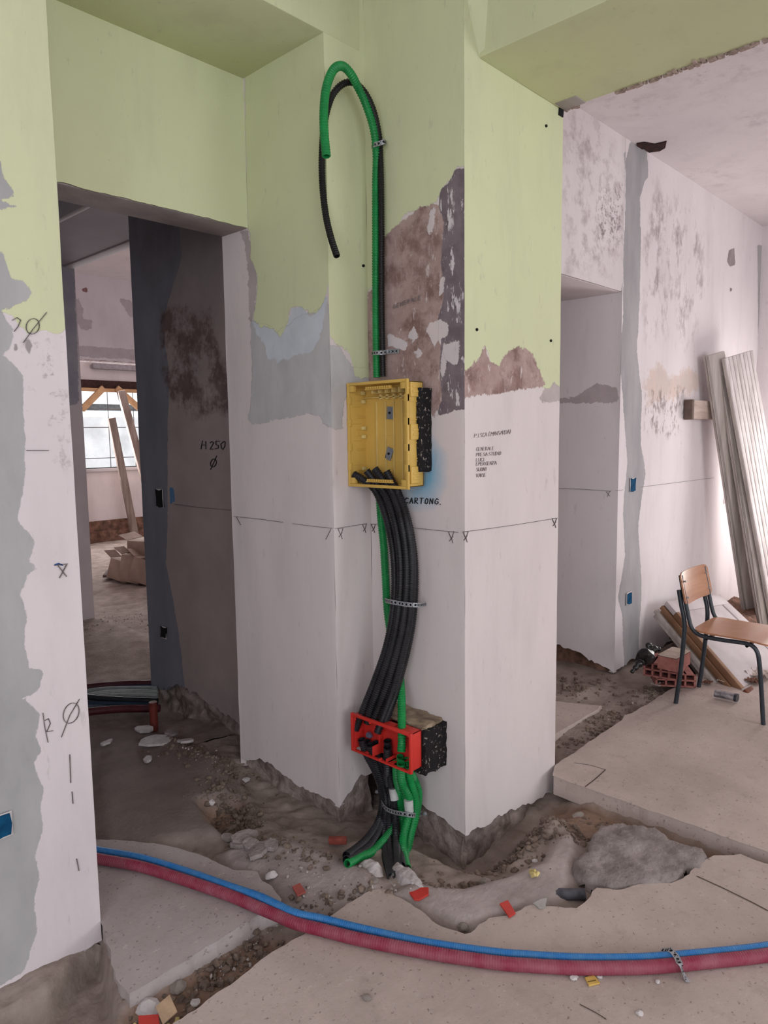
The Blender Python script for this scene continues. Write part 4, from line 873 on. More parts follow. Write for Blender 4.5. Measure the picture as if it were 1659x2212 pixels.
mb.box((XF+.012, 2.01, Z0+.006), (XB, 2.03, Z0+.009)); mb.box((XF+.012, 1.87, Z0+.006), (XB, 1.89, Z0+.009)); mb.box((XF+.06, i0, Z0+.006), (XB, i1, Z0+.009))
sd2 = mb
k3 = MB().box((XB-.003, i0, Z0+.006), (XB, i1, Z1-.006)).build('back_panel', m_rb)
k4 = MB().box((XF+.006, 1.975, Z0+.006), (XB, 1.979, Z0+.05)).build('divider', m_rb, bevel=.001); k6 = MB().frame((XF+.006, 1.90, Z0+.006), (0, .004, 0), (.0, 0, .014), (.07, .0, 0)).build('divider', m_rb, bevel=.001)
k7 = MB().box((XB-.03, 1.976, Z0+.05), (XB-.002, 1.979, Z1-.02)).build('divider', m_rb, bevel=.001)
mb = sd2
for z in (Z0+.045, Z0+.09, Z0+.13): mb.box((XF+.016, i0-.0008, z), (XB-.012, i0+.001, z+.002))
for k in range(3): mb.box((XB-.0045, 1.80+k*.07, Z0+.10), (XB-.002, 1.86+k*.07, Z0+.1015)); mb.box((XB-.0045, 1.80+k*.07, Z0+.125), (XB-.002, 1.86+k*.07, Z0+.1265))
k2 = mb.build('side_panel', m_rb, bevel=.0006)
adopt(rb, k1, k2, k3, k4, k6, k7)

# ------------------------------------------------------------------ hoses
m_blue = simple('dusty blue hose', (38, 116, 186), (66, 128, 184), 30, .5, bump=.002, bscale=90, stretch=(1, 1, 1))
m_crim = simple('dusty crimson hose', (138, 40, 66), (150, 84, 98), 14, .6, bump=.002, bscale=90)
hp = [(60, 1808), (150, 1824), (211, 1837), (304, 1853.5), (405, 1884), (500, 1917), (559, 1937), (600, 1956), (640, 1974), (700, 1987), (780, 2007), (920, 2037), (1065, 2058), (1150, 2065), (1233, 2070), (1330, 2071), (1417, 2068.5), (1564, 2056), (1659, 2045), (1800, 2022)]
tag(tube('blue_hose', [onz(x, y, .022+.012*math.exp(-((x-590)/110)**2)) for x, y in hp], .0142, m_blue, n=16, pitch=.007, depth=.04), 'long blue corrugated hose crossing the foreground floor', 'hose', 'foreground hoses')
def offp(x, y):
    x0 = onz(x, y, .02); return x0
hr = [(60, 1828), (150, 1842), (211, 1855), (304, 1872), (405, 1903), (500, 1936), (559, 1961), (600, 1978), (640, 1995), (700, 2010), (780, 2030), (920, 2057), (1065, 2079), (1150, 2086), (1233, 2090.5), (1330, 2091), (1417, 2088), (1564, 2074), (1659, 2063), (1800, 2040)]
o = tube('crimson_hose', [onz(x, y, .0205) for x, y in hr], .0192, m_crim, n=20, pitch=.008, depth=.04)
for i in range(0): pass
tag(o, 'thick crimson ribbed hose running beside the blue one in the foreground', 'hose', 'foreground hoses')
A = [onz(1428, 2052, .003), onz(1438, 2053, .02), onz(1447, 2052, .040), onz(1458, 2062, .044), onz(1465, 2074, .046), onz(1471, 2088, .045), onz(1477, 2104, .012), onz(1487, 2122, .003)]
strap(A, .017, (1, .3, 0), 'loose perforated metal strap bent over the blue and crimson hoses')
# bundle in the corridor
B0 = [('dark red ribbed hose at the back of the corridor bundle', (70, 20, 34), .022, [(170, 1487), (250, 1479), (340, 1476)], .03), ('thin blue pipe behind the grey ones', (36, 60, 90), .012, [(170, 1490), (250, 1484), (340, 1482)], .02),
 ('uppermost grey pipe of the corridor bundle', (150, 158, 160), .016, [(170, 1497), (230, 1489), (340, 1487)], .03), ('second grey pipe of the corridor bundle', (166, 172, 170), .015, [(170, 1507), (230, 1496), (340, 1495)], .045), ('third grey pipe with a tight bend', (160, 166, 166), .014, [(170, 1512), (240, 1503), (340, 1502)], .04),
 ('black pipe lying over the grey ones', (26, 32, 38), .017, [(180, 1502), (192, 1506), (260, 1511), (340, 1514)], .05), ('dusty dark blue pipe under the black one', (44, 62, 84), .015, [(170, 1519), (250, 1521), (340, 1523)], .03), ('grey blue pipe in front', (86, 98, 112), .012, [(170, 1528), (250, 1524), (340, 1524)], .02),
 ('front dark red hose of the corridor bundle', (84, 30, 38), .022, [(170, 1540), (250, 1532), (345, 1530)], .025)]
for lb, c, r, P, z in B0:
    tag(tube('pipe', [onz(x, y, z) for x, y in P], r, simple('pipe '+lb[:12], c, None, 20, .5), n=12, pitch=0, step=.03), lb, 'pipe', 'pipes bundled on the corridor floor')
P = onz(333, 1570, 0)
tag(MB().cyl((P[0], P[1], -.02), (P[0]-.0, P[1]+.0, .14), .022, 14).build('pipe_stub', simple('rusty red pipe', (120, 50, 40), (96, 40, 34), 20, .6)), 'upright rusty red pipe stub at the corridor wall corner', 'pipe')
tag(MB().box((2.05, 5.91, .52), (2.08, 5.936, .66)).build('red_bracket', simple('dark red metal', (110, 20, 30)), bevel=.003), 'small dark red box on the far pillar edge', 'box')

# ------------------------------------------------------------------ chair
m_ply = simple('varnished plywood', (190, 138, 104), (172, 118, 86), 3, .28, spec=.6, stretch=(1, 1, 12))
m_steel = simple('dark blue black steel tube', (36, 44, 52), (48, 56, 64), 20, .38, spec=.5)
ch = empty('chair', (4.25, 1.31, 0), 'wooden school chair with dark steel tube frame standing on the dusty slab', 'chair')
kids = []
for sx, X in ((-1, 4.075), (1, 4.435)):
    kids.append(tube('front_leg', [(X, 1.542, .75), (X, 1.533, .70), (X, 1.510, .60), (X, 1.486, .50), (X, 1.468, .455), (X, 1.435, .428), (X, 1.39, .42), (X, 1.30, .42), (X, 1.20, .424), (X, 1.155, .418), (X, 1.128, .39), (X, 1.115, .335), (X, 1.10, .2), (X, 1.082, .0)], .0115, m_steel, n=14, pitch=0, step=.012))
    kids.append(tube('rear_leg', [(X, 1.549, .665), (X, 1.533, .58), (X, 1.512, .48), (X, 1.515, .35), (X, 1.53, .15), (X, 1.547, 0)], .0125, m_steel, n=14, pitch=0, step=.015))
kids.append(tube('cross_bar', [(4.075, 1.39, .41), (4.25, 1.39, .408), (4.435, 1.39, .41)], .009, m_steel, n=12, pitch=0, step=.03))
kids.append(tube('cross_bar', [(4.075, 1.18, .41), (4.25, 1.18, .408), (4.435, 1.18, .41)], .009, m_steel, n=12, pitch=0, step=.03))
def curved_panel(name, f, nu, nv, th, mat):
    """rounded plywood shell, f(u,v)->point, thickness along normal"""
    V = []; G = {}
    us = np.linspace(-1, 1, nu); vs = np.linspace(-1, 1, nv)
    for side in (0, 1):
        for i, u in enumerate(us):
            for j, v in enumerate(vs):
                r = .28   # squircle corners
                uu, vv = u, v
                du, dv = max(abs(u)-(1-r), 0)/r, max(abs(v)-(1-r), 0)/r
                L = math.hypot(du, dv); M_ = max(du, dv)
                if L > 1e-6:
                    k = M_/L; uu = math.copysign((1-r)+du*k*r, u) if du > 0 else u; vv = math.copysign((1-r)+dv*k*r, v) if dv > 0 else v
                p = np.array(f(uu, vv)); e = 1e-3
                n = np.cross(np.array(f(uu+e, vv))-p, np.array(f(uu, vv+e))-p); n /= np.linalg.norm(n)
                G[side, i, j] = len(V); V.append(p+n*(th/2 if side else -th/2))
    Fc = []
    for i in range(nu-1):
        for j in range(nv-1):
            Fc.append((G[0, i, j], G[0, i, j+1], G[0, i+1, j+1], G[0, i+1, j])); Fc.append((G[1, i, j], G[1, i+1, j], G[1, i+1, j+1], G[1, i, j+1]))
    bd = [(i, 0) for i in range(nu)]+[(nu-1, j) for j in range(1, nv)]+[(i, nv-1) for i in range(nu-2, -1, -1)]+[(0, j) for j in range(nv-2, 0, -1)]
    for a, b in zip(bd, bd[1:]+bd[:1]): Fc.append((G[(0,)+a], G[(0,)+b], G[(1,)+b], G[(1,)+a]))
    return mobj(name, V, Fc, mat, angle=50)
kids.append(curved_panel('seat', lambda u, v: (4.255+.195*u, 1.265-.20*v, .445+.004*math.cos(u*1.5)-.012*max(0, v-.4)**2*4+.008*(v < -.5)*(abs(v)-.5)), 25, 25, .009, m_ply))
kids.append(curved_panel('backrest', lambda u, v: (4.255+.205*u, 1.498+.016*(1-u*u)+.04*(v+1)/2, .675+.09*v), 25, 17, .009, m_ply))
for x in (4.09, 4.42):
    for z in (.625, .715): kids.append(MB().cyl((x, 1.489+(z-.585)*.21, z), (x, 1.51+(z-.585)*.21, z), .005, 12).build('rivet', m_zinc))
adopt(ch, *kids)

# ------------------------------------------------------------------ tall boards leaning in the corner
m_wb = simple('weathered white painted boards', (224, 217, 217), (188, 179, 177), 5, .8, bump=.002, bscale=20, stretch=(4, 4, .4))
m_wb2 = simple('grey beige painted wood', (200, 191, 186), (166, 156, 150), 5, .8, bump=.002, bscale=20, stretch=(4, 4, .4))
def board(name, top_px, ytop, bot_px, zbot, wv, th, mat, label, group=None, grooves=0):
    """wv: width vector; runs from a top corner seen at top_px (on plane y=ytop) to a foot at bot_px on the floor"""
    T = ony(*top_px, ytop); B = onz(*bot_px, zbot); ax = T-B; L = np.linalg.norm(ax); ax /= L
    wv = np.array(wv, float); wv -= ax*(wv@ax)*1; w = np.linalg.norm(wv); wd_ = wv/w; n = np.cross(wd_, ax)
    root = empty(name, tuple(B), label, name.replace('_', ' '), group)
    kids = []
    if grooves:
        pl = w/grooves; mb = MB()
        for k in range(grooves): mb.frame(B+wd_*(pl*k+.006), wd_*(pl-.012), ax*L, n*th)
        kids.append(mb.build('planking', mat, bevel=.002)); kids.append(MB().frame(B-n*.007, wd_*w, ax*L, n*(th+.012)).build('backing', m_wb2))
        kids.append(MB().frame(B+ax*(L*.12)+n*th, wd_*w, ax*.1, n*.02).build('batten', mat, bevel=.002)); 
    else:
        kids.append(MB().frame(B, wd_*w, ax*L, n*th).build('plank', mat, bevel=.003))
        kids.append(MB().frame(B+n*(-.012), wd_*.03, ax*L, n*.012).build('edge_strip', mat, bevel=.002))
    adopt(root, *kids); return root, B, ax, L, wd_, n
BG = 'tall boards leaning in the corner'
board('wooden_board', (1525, 770), 2.0, (1612, 1350), 0, (.18, -.08, 0), -.03, m_wb2, 'leftmost narrow grey board of those leaning in the corner', BG)
board('wooden_board', (1551, 776), 1.955, (1644, 1360), 0, (.11, -.05, 0), -.03, m_wb2, 'middle grey board leaning between the narrow board and the white shutter', BG)
board('planked_shutter', (1566, 774), 1.90, (1672, 1360), 0, (.52, -.06, 0), -.03, m_wb, 'widest white board with vertical planks and black streaks leaning in the corner', BG, grooves=8)
a = ony(1477, 864, 2.06); b = ony(1542, 870, 2.0)
wbk = empty('wood_block', tuple(a), 'short horizontal wooden block fixed to the wall behind the leaning boards', 'wood block')
adopt(wbk, MB().box((a[0]+.06, 2.01, a[2]-.14), (a[0]+.95, 2.06, a[2]+.0)).build('beam', simple('pale timber', (196, 178, 168), (170, 150, 140), 8, .85, stretch=(.5, 4, 4)), bevel=.006), MB().box((a[0]+.02, 2.005, a[2]-.143), (a[0]+.06, 2.064, a[2]+.003)).build('end_grain', simple('dark end grain', (110, 92, 84), None, 20, .9), bevel=.002))
P = ony(1568, 1085, 2.06); tag(MB().cyl(P, P-np.array((0, .04, 0)), .008, 8).cyl(P-np.array((0, .04, 0)), P-np.array((0, .04, -.05)), .008, 8).build('wall_hook', m_dk), 'small dark metal hook on the wall left of the boards', 'hook')

# ------------------------------------------------------------------ old door panels leaning low behind the chair
m_pw = simple('dirty white panel', (200, 190, 192), (178, 168, 170), 4, .7, bump=.001)
m_pb = simple('brown wood edge', (150, 114, 86), (122, 88, 64), 6, .75, stretch=(1, 1, 1))
TL = ony(1440, 1298, 1.93); TR = ony(1556, 1284, 1.86); BL = onz(1606, 1492, .0); vec = TR-TL; vec[2] *= .4; BR = BL+vec
def quadframe(mb, A, B, C, D, n, th, inset0, inset1):
    pass
nrm = np.cross(TR-TL, BL-TL); nrm /= np.linalg.norm(nrm); nrm *= (-1 if nrm[1] > 0 else 1)
dp = empty('door_leaf', tuple(BL), 'dirty white panelled door leaf leaning low behind the chair', 'door leaf')
def lerp(u, v): return (TL*(1-u)+TR*u)*(1-v)+(BL*(1-u)+BR*u)*v
def pslab(name, u0, u1, v0, v1, o0, o1, mat, bev=.002):
    q = [lerp(u0, v0), lerp(u1, v0), lerp(u1, v1), lerp(u0, v1)]; mb = MB()
    mb.add([p+nrm*o0 for p in q]+[p+nrm*o1 for p in q], [(0, 1, 2, 3), (4, 7, 6, 5), (0, 4, 5, 1), (1, 5, 6, 2), (2, 6, 7, 3), (3, 7, 4, 0)])
    return mb.build(name, mat, bevel=bev)
kids = [pslab('panel', .06, .94, .1, .97, -.03, -.008, m_pw), pslab('top_rail', 0, 1, 0, .14, -.035, 0, m_pw, .004), pslab('stile', .0, .05, .14, .98, -.04, .0, m_pb, .004), pslab('stile', .86, 1, .14, .98, -.035, 0, m_pw, .004), pslab('bottom_rail', .0, 1, .98, 1.0, -.035, 0, m_pw, .003)]
adopt(dp, *kids)
dp2 = empty('door_frame_leaf', tuple(BL), 'brown edged leaf stacked behind the white door leaf', 'door leaf')
adopt(dp2, pslab('panel', .0, .9, .02, 1.0, -.09, -.07, m_pb), pslab('edge', -.02, .03, .0, 1.0, -.07, -.042, m_pb, .004))
dp3 = empty('grey_door_leaf', tuple(BL), 'pale grey leaf rearmost in the low stack against the wall', 'door leaf')
adopt(dp3, pslab('panel', -.01, .85, -.0, .96, -.15, -.12, m_wb2), pslab('edge', -.03, .03, -.02, .96, -.12, -.092, m_wb2, .004))
tag(pslab('wood_splinter', -.02, .10, 1.0, 1.10, -.05, .02, simple('splintered red brown wood', (120, 66, 40), (84, 44, 28), 10, .8), .006), 'broken red brown splintered end under the door leaf foot', 'wood scrap')

# ------------------------------------------------------------------ bricks, bag, tin
m_hb = simple('hollow clay brick', (164, 108, 100), (140, 86, 80), 20, .9, bump=.002)
m_hbd = simple('dark cell shade', (50, 28, 26), None, 10, 1)
def brick(org, ex, ey, ez, label, cells=(4, 2), mortar=False):
    org, ex, ey, ez = [np.array(q, float) for q in (org, ex, ey, ez)]
    root = empty('hollow_brick', tuple(org), label, 'brick', 'bricks stacked behind the chair')
    # shell of webs: ex = width of the cell face, ey = depth, ez = height
    mb = MB(); w = np.linalg.norm(ex); h = np.linalg.norm(ez); tw = .011/w; th_ = .009/h
    if mortar: mb.frame(org, ex, ey, ez)
    else:
        for k in range(cells[0]+1): mb.frame(org+ex*((1-tw)*k/cells[0]), ex*tw, ey, ez)
        for k in range(cells[1]+1): mb.frame(org+ez*((1-th_)*k/cells[1]), ex, ey, ez*th_)
    kids = [mb.build('shell', m_hb, smooth=False)]
    if not mortar: kids.append(MB().frame(org+ey*.25+ex*.02+ez*.03, ex*.96, ey*.5, ez*.94).build('cell_shade', m_hbd))  # dark block in the open cells, painting the shade inside them
    else:
        mc = MB().frame(org+ez*1.0, ex, ey, ez*.16).build('mortar_crust', simple('pale brick mortar', (206, 190, 176), (186, 168, 154), 20, .95, bump=.004), bevel=.008); kids.append(mc)
    adopt(root, *kids)
def fr(px_a, za, px_b):   # base corner and direction from two pixels at height za
    a = onz(*px_a, za); b = onz(*px_b, za); return a, b-a
a, e = fr((1416, 1482), .01, (1503, 1486)); d = np.array((e[1], -e[0], 0)); d = -d/np.linalg.norm(d)*.22
brick((a[0], a[1], .01), (e[0], e[1], 0), d, (0, 0, .085), 'lowest hollow red brick of the pile behind the chair')
a, e = fr((1389, 1458), .10, (1465, 1470)); d = np.array((e[1], -e[0], 0)); d = -d/np.linalg.norm(d)*.22
brick((a[0], a[1], .097), (e[0], e[1], 0), d, (0, 0, .085), 'second hollow red brick turned on top of the lowest one')
a, e = fr((1420, 1443), .185, (1461, 1452)); d = np.array((e[1], -e[0], 0)); d = -d/np.linalg.norm(d)*.2
brick((a[0], a[1], .184), (e[0], e[1], 0), d, (0, 0, .075), 'solid looking brick with mortar crust on top of the pile', mortar=True)
m_bag = simple('black plastic bag', (10, 10, 12), (22, 22, 26), 30, .3, spec=.6)
c = onz(1410, 1442, .20)
me = rock_mesh('black_bag', 91, m_bag, 1.0); o = bpy.data.objects.new('black_bag', me); col.objects.link(o)
for v in me.vertices: v.co = v.co*.055
bmx = bmesh.new(); bmx.from_mesh(me)
for (dx, dy, dz, r) in ((.06, -.02, .035, .026), (.095, -.035, .03, .016), (.035, .0, .06, .02), (-.045, .02, -.035, .024), (-.07, .03, -.055, .018), (-.09, .04, -.075, .014)):
    g = bmesh.ops.create_icosphere(bmx, subdivisions=2, radius=r, matrix=Matrix.Translation((dx, dy, dz)))
bmx.to_mesh(me); bmx.free(); me.polygons.foreach_set('use_smooth', [True]*len(me.polygons))
rm = o.modifiers.new('merge', 'REMESH'); rm.mode = 'VOXEL'; rm.voxel_size = .005; rm.use_smooth_shade = True
o.location = (c[0]+.02, c[1]+.05, .25); tag(o, 'small knotted black plastic bag sitting on the brick pile', 'bag')
a = onz(1545, 1497, .03); b = onz(1595, 1508, .03)
tin = empty('crushed_tin', tuple(a), 'crushed grey tin with dark printed side lying on the slab under the chair', 'tin')
d = (b-a); d[2] = 0
k1 = tube('body', [a, a+d*.5, a+d*.85], .028, simple('grey label tin', (176, 172, 176), (62, 62, 74), 22, .4, .4), n=18, pitch=0, step=.01, hollow=False)
k2 = tube('rim', [a+d*.85, a+d*.97], .031, simple('dark tin rim', (58, 62, 72), (90, 92, 98), 22, .35, .5), n=18, pitch=0, step=.01)
adopt(tin, k1, k2)
for k in (k1, k2): pass
tin.scale = (1, 1, .75)
# crumpled paper, leaves and wood bits round the panels
m_leaf = simple('dry brown debris', (120, 84, 66), (90, 62, 50), 30, .9); m_leaf2 = simple('torn pale paper', (206, 194, 186), (180, 166, 158), 30, .9)
for q, r, mt, lb in (((1540, 1462), .05, m_leaf, 'dry reddish leaf heap between the bricks and the door leaf'), ((1562, 1475), .035, m_leaf2, 'torn pale paper in front of the leaf heap'), ((1420, 1482), .035, m_leaf2, 'curled beige scrap leaning on the lowest brick'), ((1640, 1460), .09, m_leaf2, 'torn white covering hanging at the door leaf corner'), ((1628, 1475), .05, m_leaf, 'dry brown scrap under the torn white covering'), ((1528, 1478), .03, m_leaf, 'dark scrap beside the rear chair leg')):
    P = onz(*q); mb = MB(); rr = random.Random(int(q[0]))
    nn_ = 9; rows = []
    for i in range(nn_):
        for j in range(nn_):
            u, v = i/(nn_-1)-.5, j/(nn_-1)-.5; mb.v.append((P[0]+u*2*r, P[1]+v*1.6*r, .012+r*.55*abs(mnoise.noise(Vector((u*5+q[0], v*5, 0))))+r*.2*(u*u+v*v)))
    for i in range(nn_-1):
        for j in range(nn_-1):
            if rr.random() < .12 and (i in (0, nn_-2) or j in (0, nn_-2)): continue
            a_ = i*nn_+j; mb.f.append((a_, a_+nn_, a_+nn_+1, a_+1))
    o = mb.build('scrap', mt, smooth=False); so = o.modifiers.new('th', 'SOLIDIFY'); so.thickness = .003; tag(o, lb, 'debris', 'debris round the door leaves')
gravel('litter', [(1480, 1500, 1659, 1470, .25, 160), (1500, 1520, 1640, 1500, .3, 90), (1400, 1650, 1659, 1560, .5, 160)], m_leaf, 77, 'fine brown litter strewn on the right slab', .003, .011)
heap = zpoly([(1470, 1430), (1480, 1380), (1530, 1370), (1560, 1420), (1560, 1470), (1510, 1480)])
hp2 = [(5.0, 1.75), (5.2, 2.05), (6.6, 2.05), (6.6, 1.85), (5.8, 1.6)]
tag(blob('rubble_heap', hp2, .12, m_rubbrown, h0=-.02, d=.02, rough=.03, dome=.2), 'heap of earth and straw against the wall behind the door leaves', 'rubble heap')

# ------------------------------------------------------------------ sockets and holes
def socket(name, cpt, ax, w, h, label, cm, hole=True):
    c = np.array(cpt, float); root = empty(name, tuple(c), label, 'socket box', 'flush socket boxes'); u = np.array((0, 1, 0)) if ax == 'x' else np.array((1, 0, 0)); n = np.array((-1, 0, 0)) if ax == 'x' else np.array((0, -1, 0))
    mb = MB(); rr = random.Random(int(w*1e4)+int(c[2]*100)); pts = [(w/2*(1 if i in (0, 1, 7) else (-1 if i in (3, 4, 5) else 0))*rr.uniform(.75, 1.15), h/2*(1 if i in (1, 2, 3) else (-1 if i in (5, 6, 7) else 0))*rr.uniform(.75, 1.15)) for i in range(8)]
    q = [c+u*a_+np.array((0, 0, b_)) for a_, b_ in pts]
    mb.add([p+n*.008 for p in q]+[p-n*.004 for p in q], [tuple(range(8))]+[(i, (i+1) % 8, 8+(i+1) % 8, 8+i) for i in range(8)])
    rim = MB().frame(c+n*.002-u*w*.52-np.array((0, 0, h*.54)), u*w*1.04, (0, 0, h*1.08), n*.0015).build('plaster_rim', m_chip, bevel=.001)
    adopt(root, mb.build('cover', cm, smooth=False), rim); return root
m_sb = simple('blue socket cover', (22, 84, 122), (16, 60, 92), 30, .9, spec=.1)
socket('socket_box', ony(1366, 1047, 2.066), 'y', .075, .085, 'upper blue socket box in the grey cement strip of the right wall', m_sb)
socket('socket_box', ony(1358, 1292, 2.066), 'y', .075, .08, 'lower blue socket box in the grey cement strip of the right wall', m_sb)
socket('socket_box', onx(346, 1076, 2.168), 'x', .075, .10, 'upper black socket hole in the dark corridor wall', m_dk)
socket('socket_box', onx(354, 1366, 2.168), 'x', .06, .07, 'lower black socket hole in the dark corridor wall', m_dk)
s = socket('socket_box', ony(2, 1785, 2.195), 'y', .06, .07, 'blue socket box cut off by the left edge of the photo', m_sb)
for (x, y, ax, c0) in ((1030, 712, 'y', 1.668), (1190, 736, 'y', 1.668), (785, 574, 'y', 2.172), (1180, 272, 'y', 1.668)):
    P = ony(x, y, c0); n = np.array((0, -1, 0)); tag(MB().cyl(P-n*.004, P+n*.003, .006, 8).build('screw_hole', m_dk), {1030: 'dark screw hole low on the green right face of the column', 1190: 'dark screw hole near the right edge of the column', 785: 'screw hole on the green return left of the conduits', 1180: 'dark nail hole at the top of the green column face'}[x], 'screw hole')
P = ony(1212, 238, 1.668); tag(MB().frame(P+np.array((-.02, -.003, -.025)), (.035, 0, 0), (0, .02, 0), (.006, 0, .05)).build('trim_10', m_dk), kind='structure')

# ------------------------------------------------------------------ pencil and marker writing (thin strokes on the plaster)
GL = {'A': [[(0, 0), (.35, 1), (.7, 0)], [(.15, .4), (.6, .42)]], 'C': [[(.7, .85), (.35, 1), (.05, .6), (.1, .15), (.4, 0), (.7, .15)]], 'D': [[(0, 0), (0, 1), (.45, .9), (.65, .5), (.4, .05), (0, 0)]], 'E': [[(.6, 1), (0, 1), (0, 0), (.6, 0)], [(0, .5), (.5, .5)]],
 'F': [[(.6, 1), (0, 1), (0, 0)], [(0, .5), (.5, .5)]], 'G': [[(.7, .85), (.35, 1), (.05, .6), (.1, .15), (.4, 0), (.7, .15), (.7, .45), (.4, .45)]], 'H': [[(0, 0), (0, 1)], [(.6, 0), (.6, 1)], [(0, .5), (.6, .5)]], 'I': [[(.2, 0), (.2, 1)]],
 'L': [[(0, 1), (0, 0), (.6, 0)]], 'M': [[(0, 0), (.1, 1), (.4, .4), (.7, 1), (.8, 0)]], 'N': [[(0, 0), (.05, 1), (.6, 0), (.65, 1)]], 'O': [[(.35, 1), (.05, .6), (.1, .1), (.4, 0), (.65, .4), (.6, .85), (.35, 1)]], 'P': [[(0, 0), (0, 1), (.5, .95), (.55, .6), (0, .5)]],
 'R': [[(0, 0), (0, 1), (.5, .95), (.5, .6), (0, .5), (.65, 0)]], 'S': [[(.6, .9), (.3, 1), (.05, .75), (.55, .4), (.5, .05), (.05, .08)]], 'T': [[(0, 1), (.7, 1)], [(.35, 1), (.33, 0)]], 'U': [[(0, 1), (.05, .1), (.35, 0), (.6, .15), (.6, 1)]], 'V': [[(0, 1), (.3, 0), (.65, 1)]], 'Z': [[(0, 1), (.6, 1), (0, 0), (.6, 0)]],
 '(': [[(.3, 1.1), (.05, .5), (.3, -.1)]], ')': [[(.05, 1.1), (.3, .5), (.05, -.1)]], '.': [[(.1, 0), (.16, .03)]], '2': [[(.05, .8), (.3, 1), (.55, .75), (.05, 0), (.6, 0)]], '5': [[(.6, 1), (.1, 1), (.08, .55), (.5, .5), (.5, .1), (.05, .02)]], '0': [[(.35, 1), (.05, .6), (.1, .1), (.4, 0), (.65, .4), (.6, .85), (.35, 1)]], ' ': []}
def strokes(name, parent, ax, c0, lines, w, mat, off=.0045, label=None):
    """lines: pixel polylines lying on the plane ax=c0"""
    mb = MB(); n = np.array((-1, 0, 0)) if ax == 'x' else np.array((0, -1, 0))
    for ln in lines:
        P = [(onx if ax == 'x' else ony)(x, y, c0)+n*off for x, y in ln]
        for a, b in zip(P, P[1:]):
            L = np.linalg.norm(b-a)
            if L < 1e-5: continue
            d = (b-a)/L; s = np.cross(n, d)*w/2; d = d*w*.3
            mb.add([a-s-d, b-s+d, b+s+d, a+s-d, a-s-d-n*.004, b-s+d-n*.004, b+s+d-n*.004, a+s-d-n*.004], [(0, 1, 2, 3), (0, 4, 5, 1), (1, 5, 6, 2), (2, 6, 7, 3), (3, 7, 4, 0)])
    o = mb.build(name, mat, smooth=False); o.parent = parent
    if label: o['label'] = label
    return o
def textpx(s, x, y, h, slope=0, shear=.1, gap=1.15, jit=.06):
    out = []; rr = random.Random(sum(map(ord, s))); cx = x
    for chh in s:
        g = GL.get(chh, []); wd_ = .7*h
        for st in g: out.append([(cx+(px_+shear*py_)*h*.85+rr.uniform(-jit, jit)*h, y-py_*h+slope*(cx+px_*h*.85-x)+rr.uniform(-jit, jit)*h) for px_, py_ in st])
        cx += h*(.35 if chh in '.I ' else .78)*gap
    return out
wc = bpy.data.objects['wall_center']; wl = bpy.data.objects['wall_left']; wr = bpy.data.objects['wall_right']; wco = bpy.data.objects['wall_corridor']
def tri(x, y, s=1.0): return [[(x-5*s, y), (x+6*s, y-1), (x+1*s, y+14*s), (x-5*s, y)], [(x+1*s, y+12*s), (x+4*s, y+22*s)], [(x+4*s, y+8*s), (x-3*s, y+18*s)]]
PW = .0013
strokes('pencil_line', wc, 'x', 2.005, [[(506, 1115.5), (560, 1121), (612, 1128)], [(633, 1131), (680, 1137), (719, 1141)], [(512, 1117), (521, 1134)], [(716, 1143), (705, 1165)]], PW, m_pencil)
strokes('pencil_line', wc, 'y', 2.175, [[(723, 1141.5), (760, 1136), (791, 1131)]]+tri(734, 1142)+tri(786, 1133, .8), PW, m_pencil)
strokes('pencil_line', wc, 'x', 2.225, [[(799, 1132), (818, 1133)], [(888, 1139.5), (940, 1145), (990, 1150)]]+tri(807, 1133, .8)+tri(975, 1149, 1.1), PW, m_pencil)
strokes('pencil_line', wc, 'y', 1.67, [[(998, 1149), (1050, 1142.5), (1110, 1134), (1160, 1126), (1203, 1119)]]+tri(1004, 1149)+tri(1196, 1120, .9), PW, m_pencil)
strokes('marker_writing', wc, 'x', 2.225, textpx('CARTONG.', 875, 1087, 12, .03, jit=.03), .0026, m_marker, label='black marker word CARTONG. under the yellow box')
strokes('pencil_writing', wc, 'x', 2.225, textpx('GENERALE', 850, 667, 8.5, -.35, jit=.04), .0009, m_faint, label='faint pencilled word GENERALE on the brown patch')
L_ = textpx('P.I SCA (MANSARDA)', 1023, 946, 8.5, -.12, gap=.78)
for k, (t_, yy) in enumerate((('GENERALE', 974), ('PRESA STUDIO', 986), ('LUCI', 997), ('EMERGENZA', 1006), ('SUONI', 1018), ('VARIE', 1031))): L_ += textpx(t_, 1027, yy, 7.5, -.06, gap=.85, jit=.04)
strokes('pencil_writing', wc, 'y', 1.67, L_, .0007, m_faint, label='pencilled list of circuits on the right column face')
def oval(x, y, rx, ry, a=0): return [(x+rx*math.cos(t)*math.cos(a)-ry*math.sin(t)*math.sin(a), y+rx*math.cos(t)*math.sin(a)+ry*math.sin(t)*math.cos(a)) for t in np.linspace(0, 6.6, 20)]
strokes('pencil_writing', wl, 'y', 2.2, [[(26, 692), (36, 686), (44, 692), (38, 706), (30, 716)], oval(70, 705, 14, 17, .3), [(50, 740), (70, 712), (100, 675)], [(92, 1540), (96, 1570), (103, 1603)], [(96, 1556), (104, 1552), (108, 1562), (104, 1572), (100, 1580), (114, 1578)], oval(153, 1540, 16, 23, .4), [(132, 1592), (150, 1545), (171, 1510)]], PW, m_pencil)
strokes('pencil_line', wl, 'y', 2.2, [[(57, 973), (104, 973)], [(117, 1221), (145, 1218)], [(125, 1222), (143, 1245)], [(143, 1220), (128, 1248)], [(155, 1710), (157, 1735)], [(150, 1630), (152, 1690)], [(165, 1855), (170, 1880)]], .002, m_pencil)
strokes('marker_line', wl, 'y', 2.2, [[(118, 1220), (126, 1217), (134, 1221)]], .003, m_bluemark)
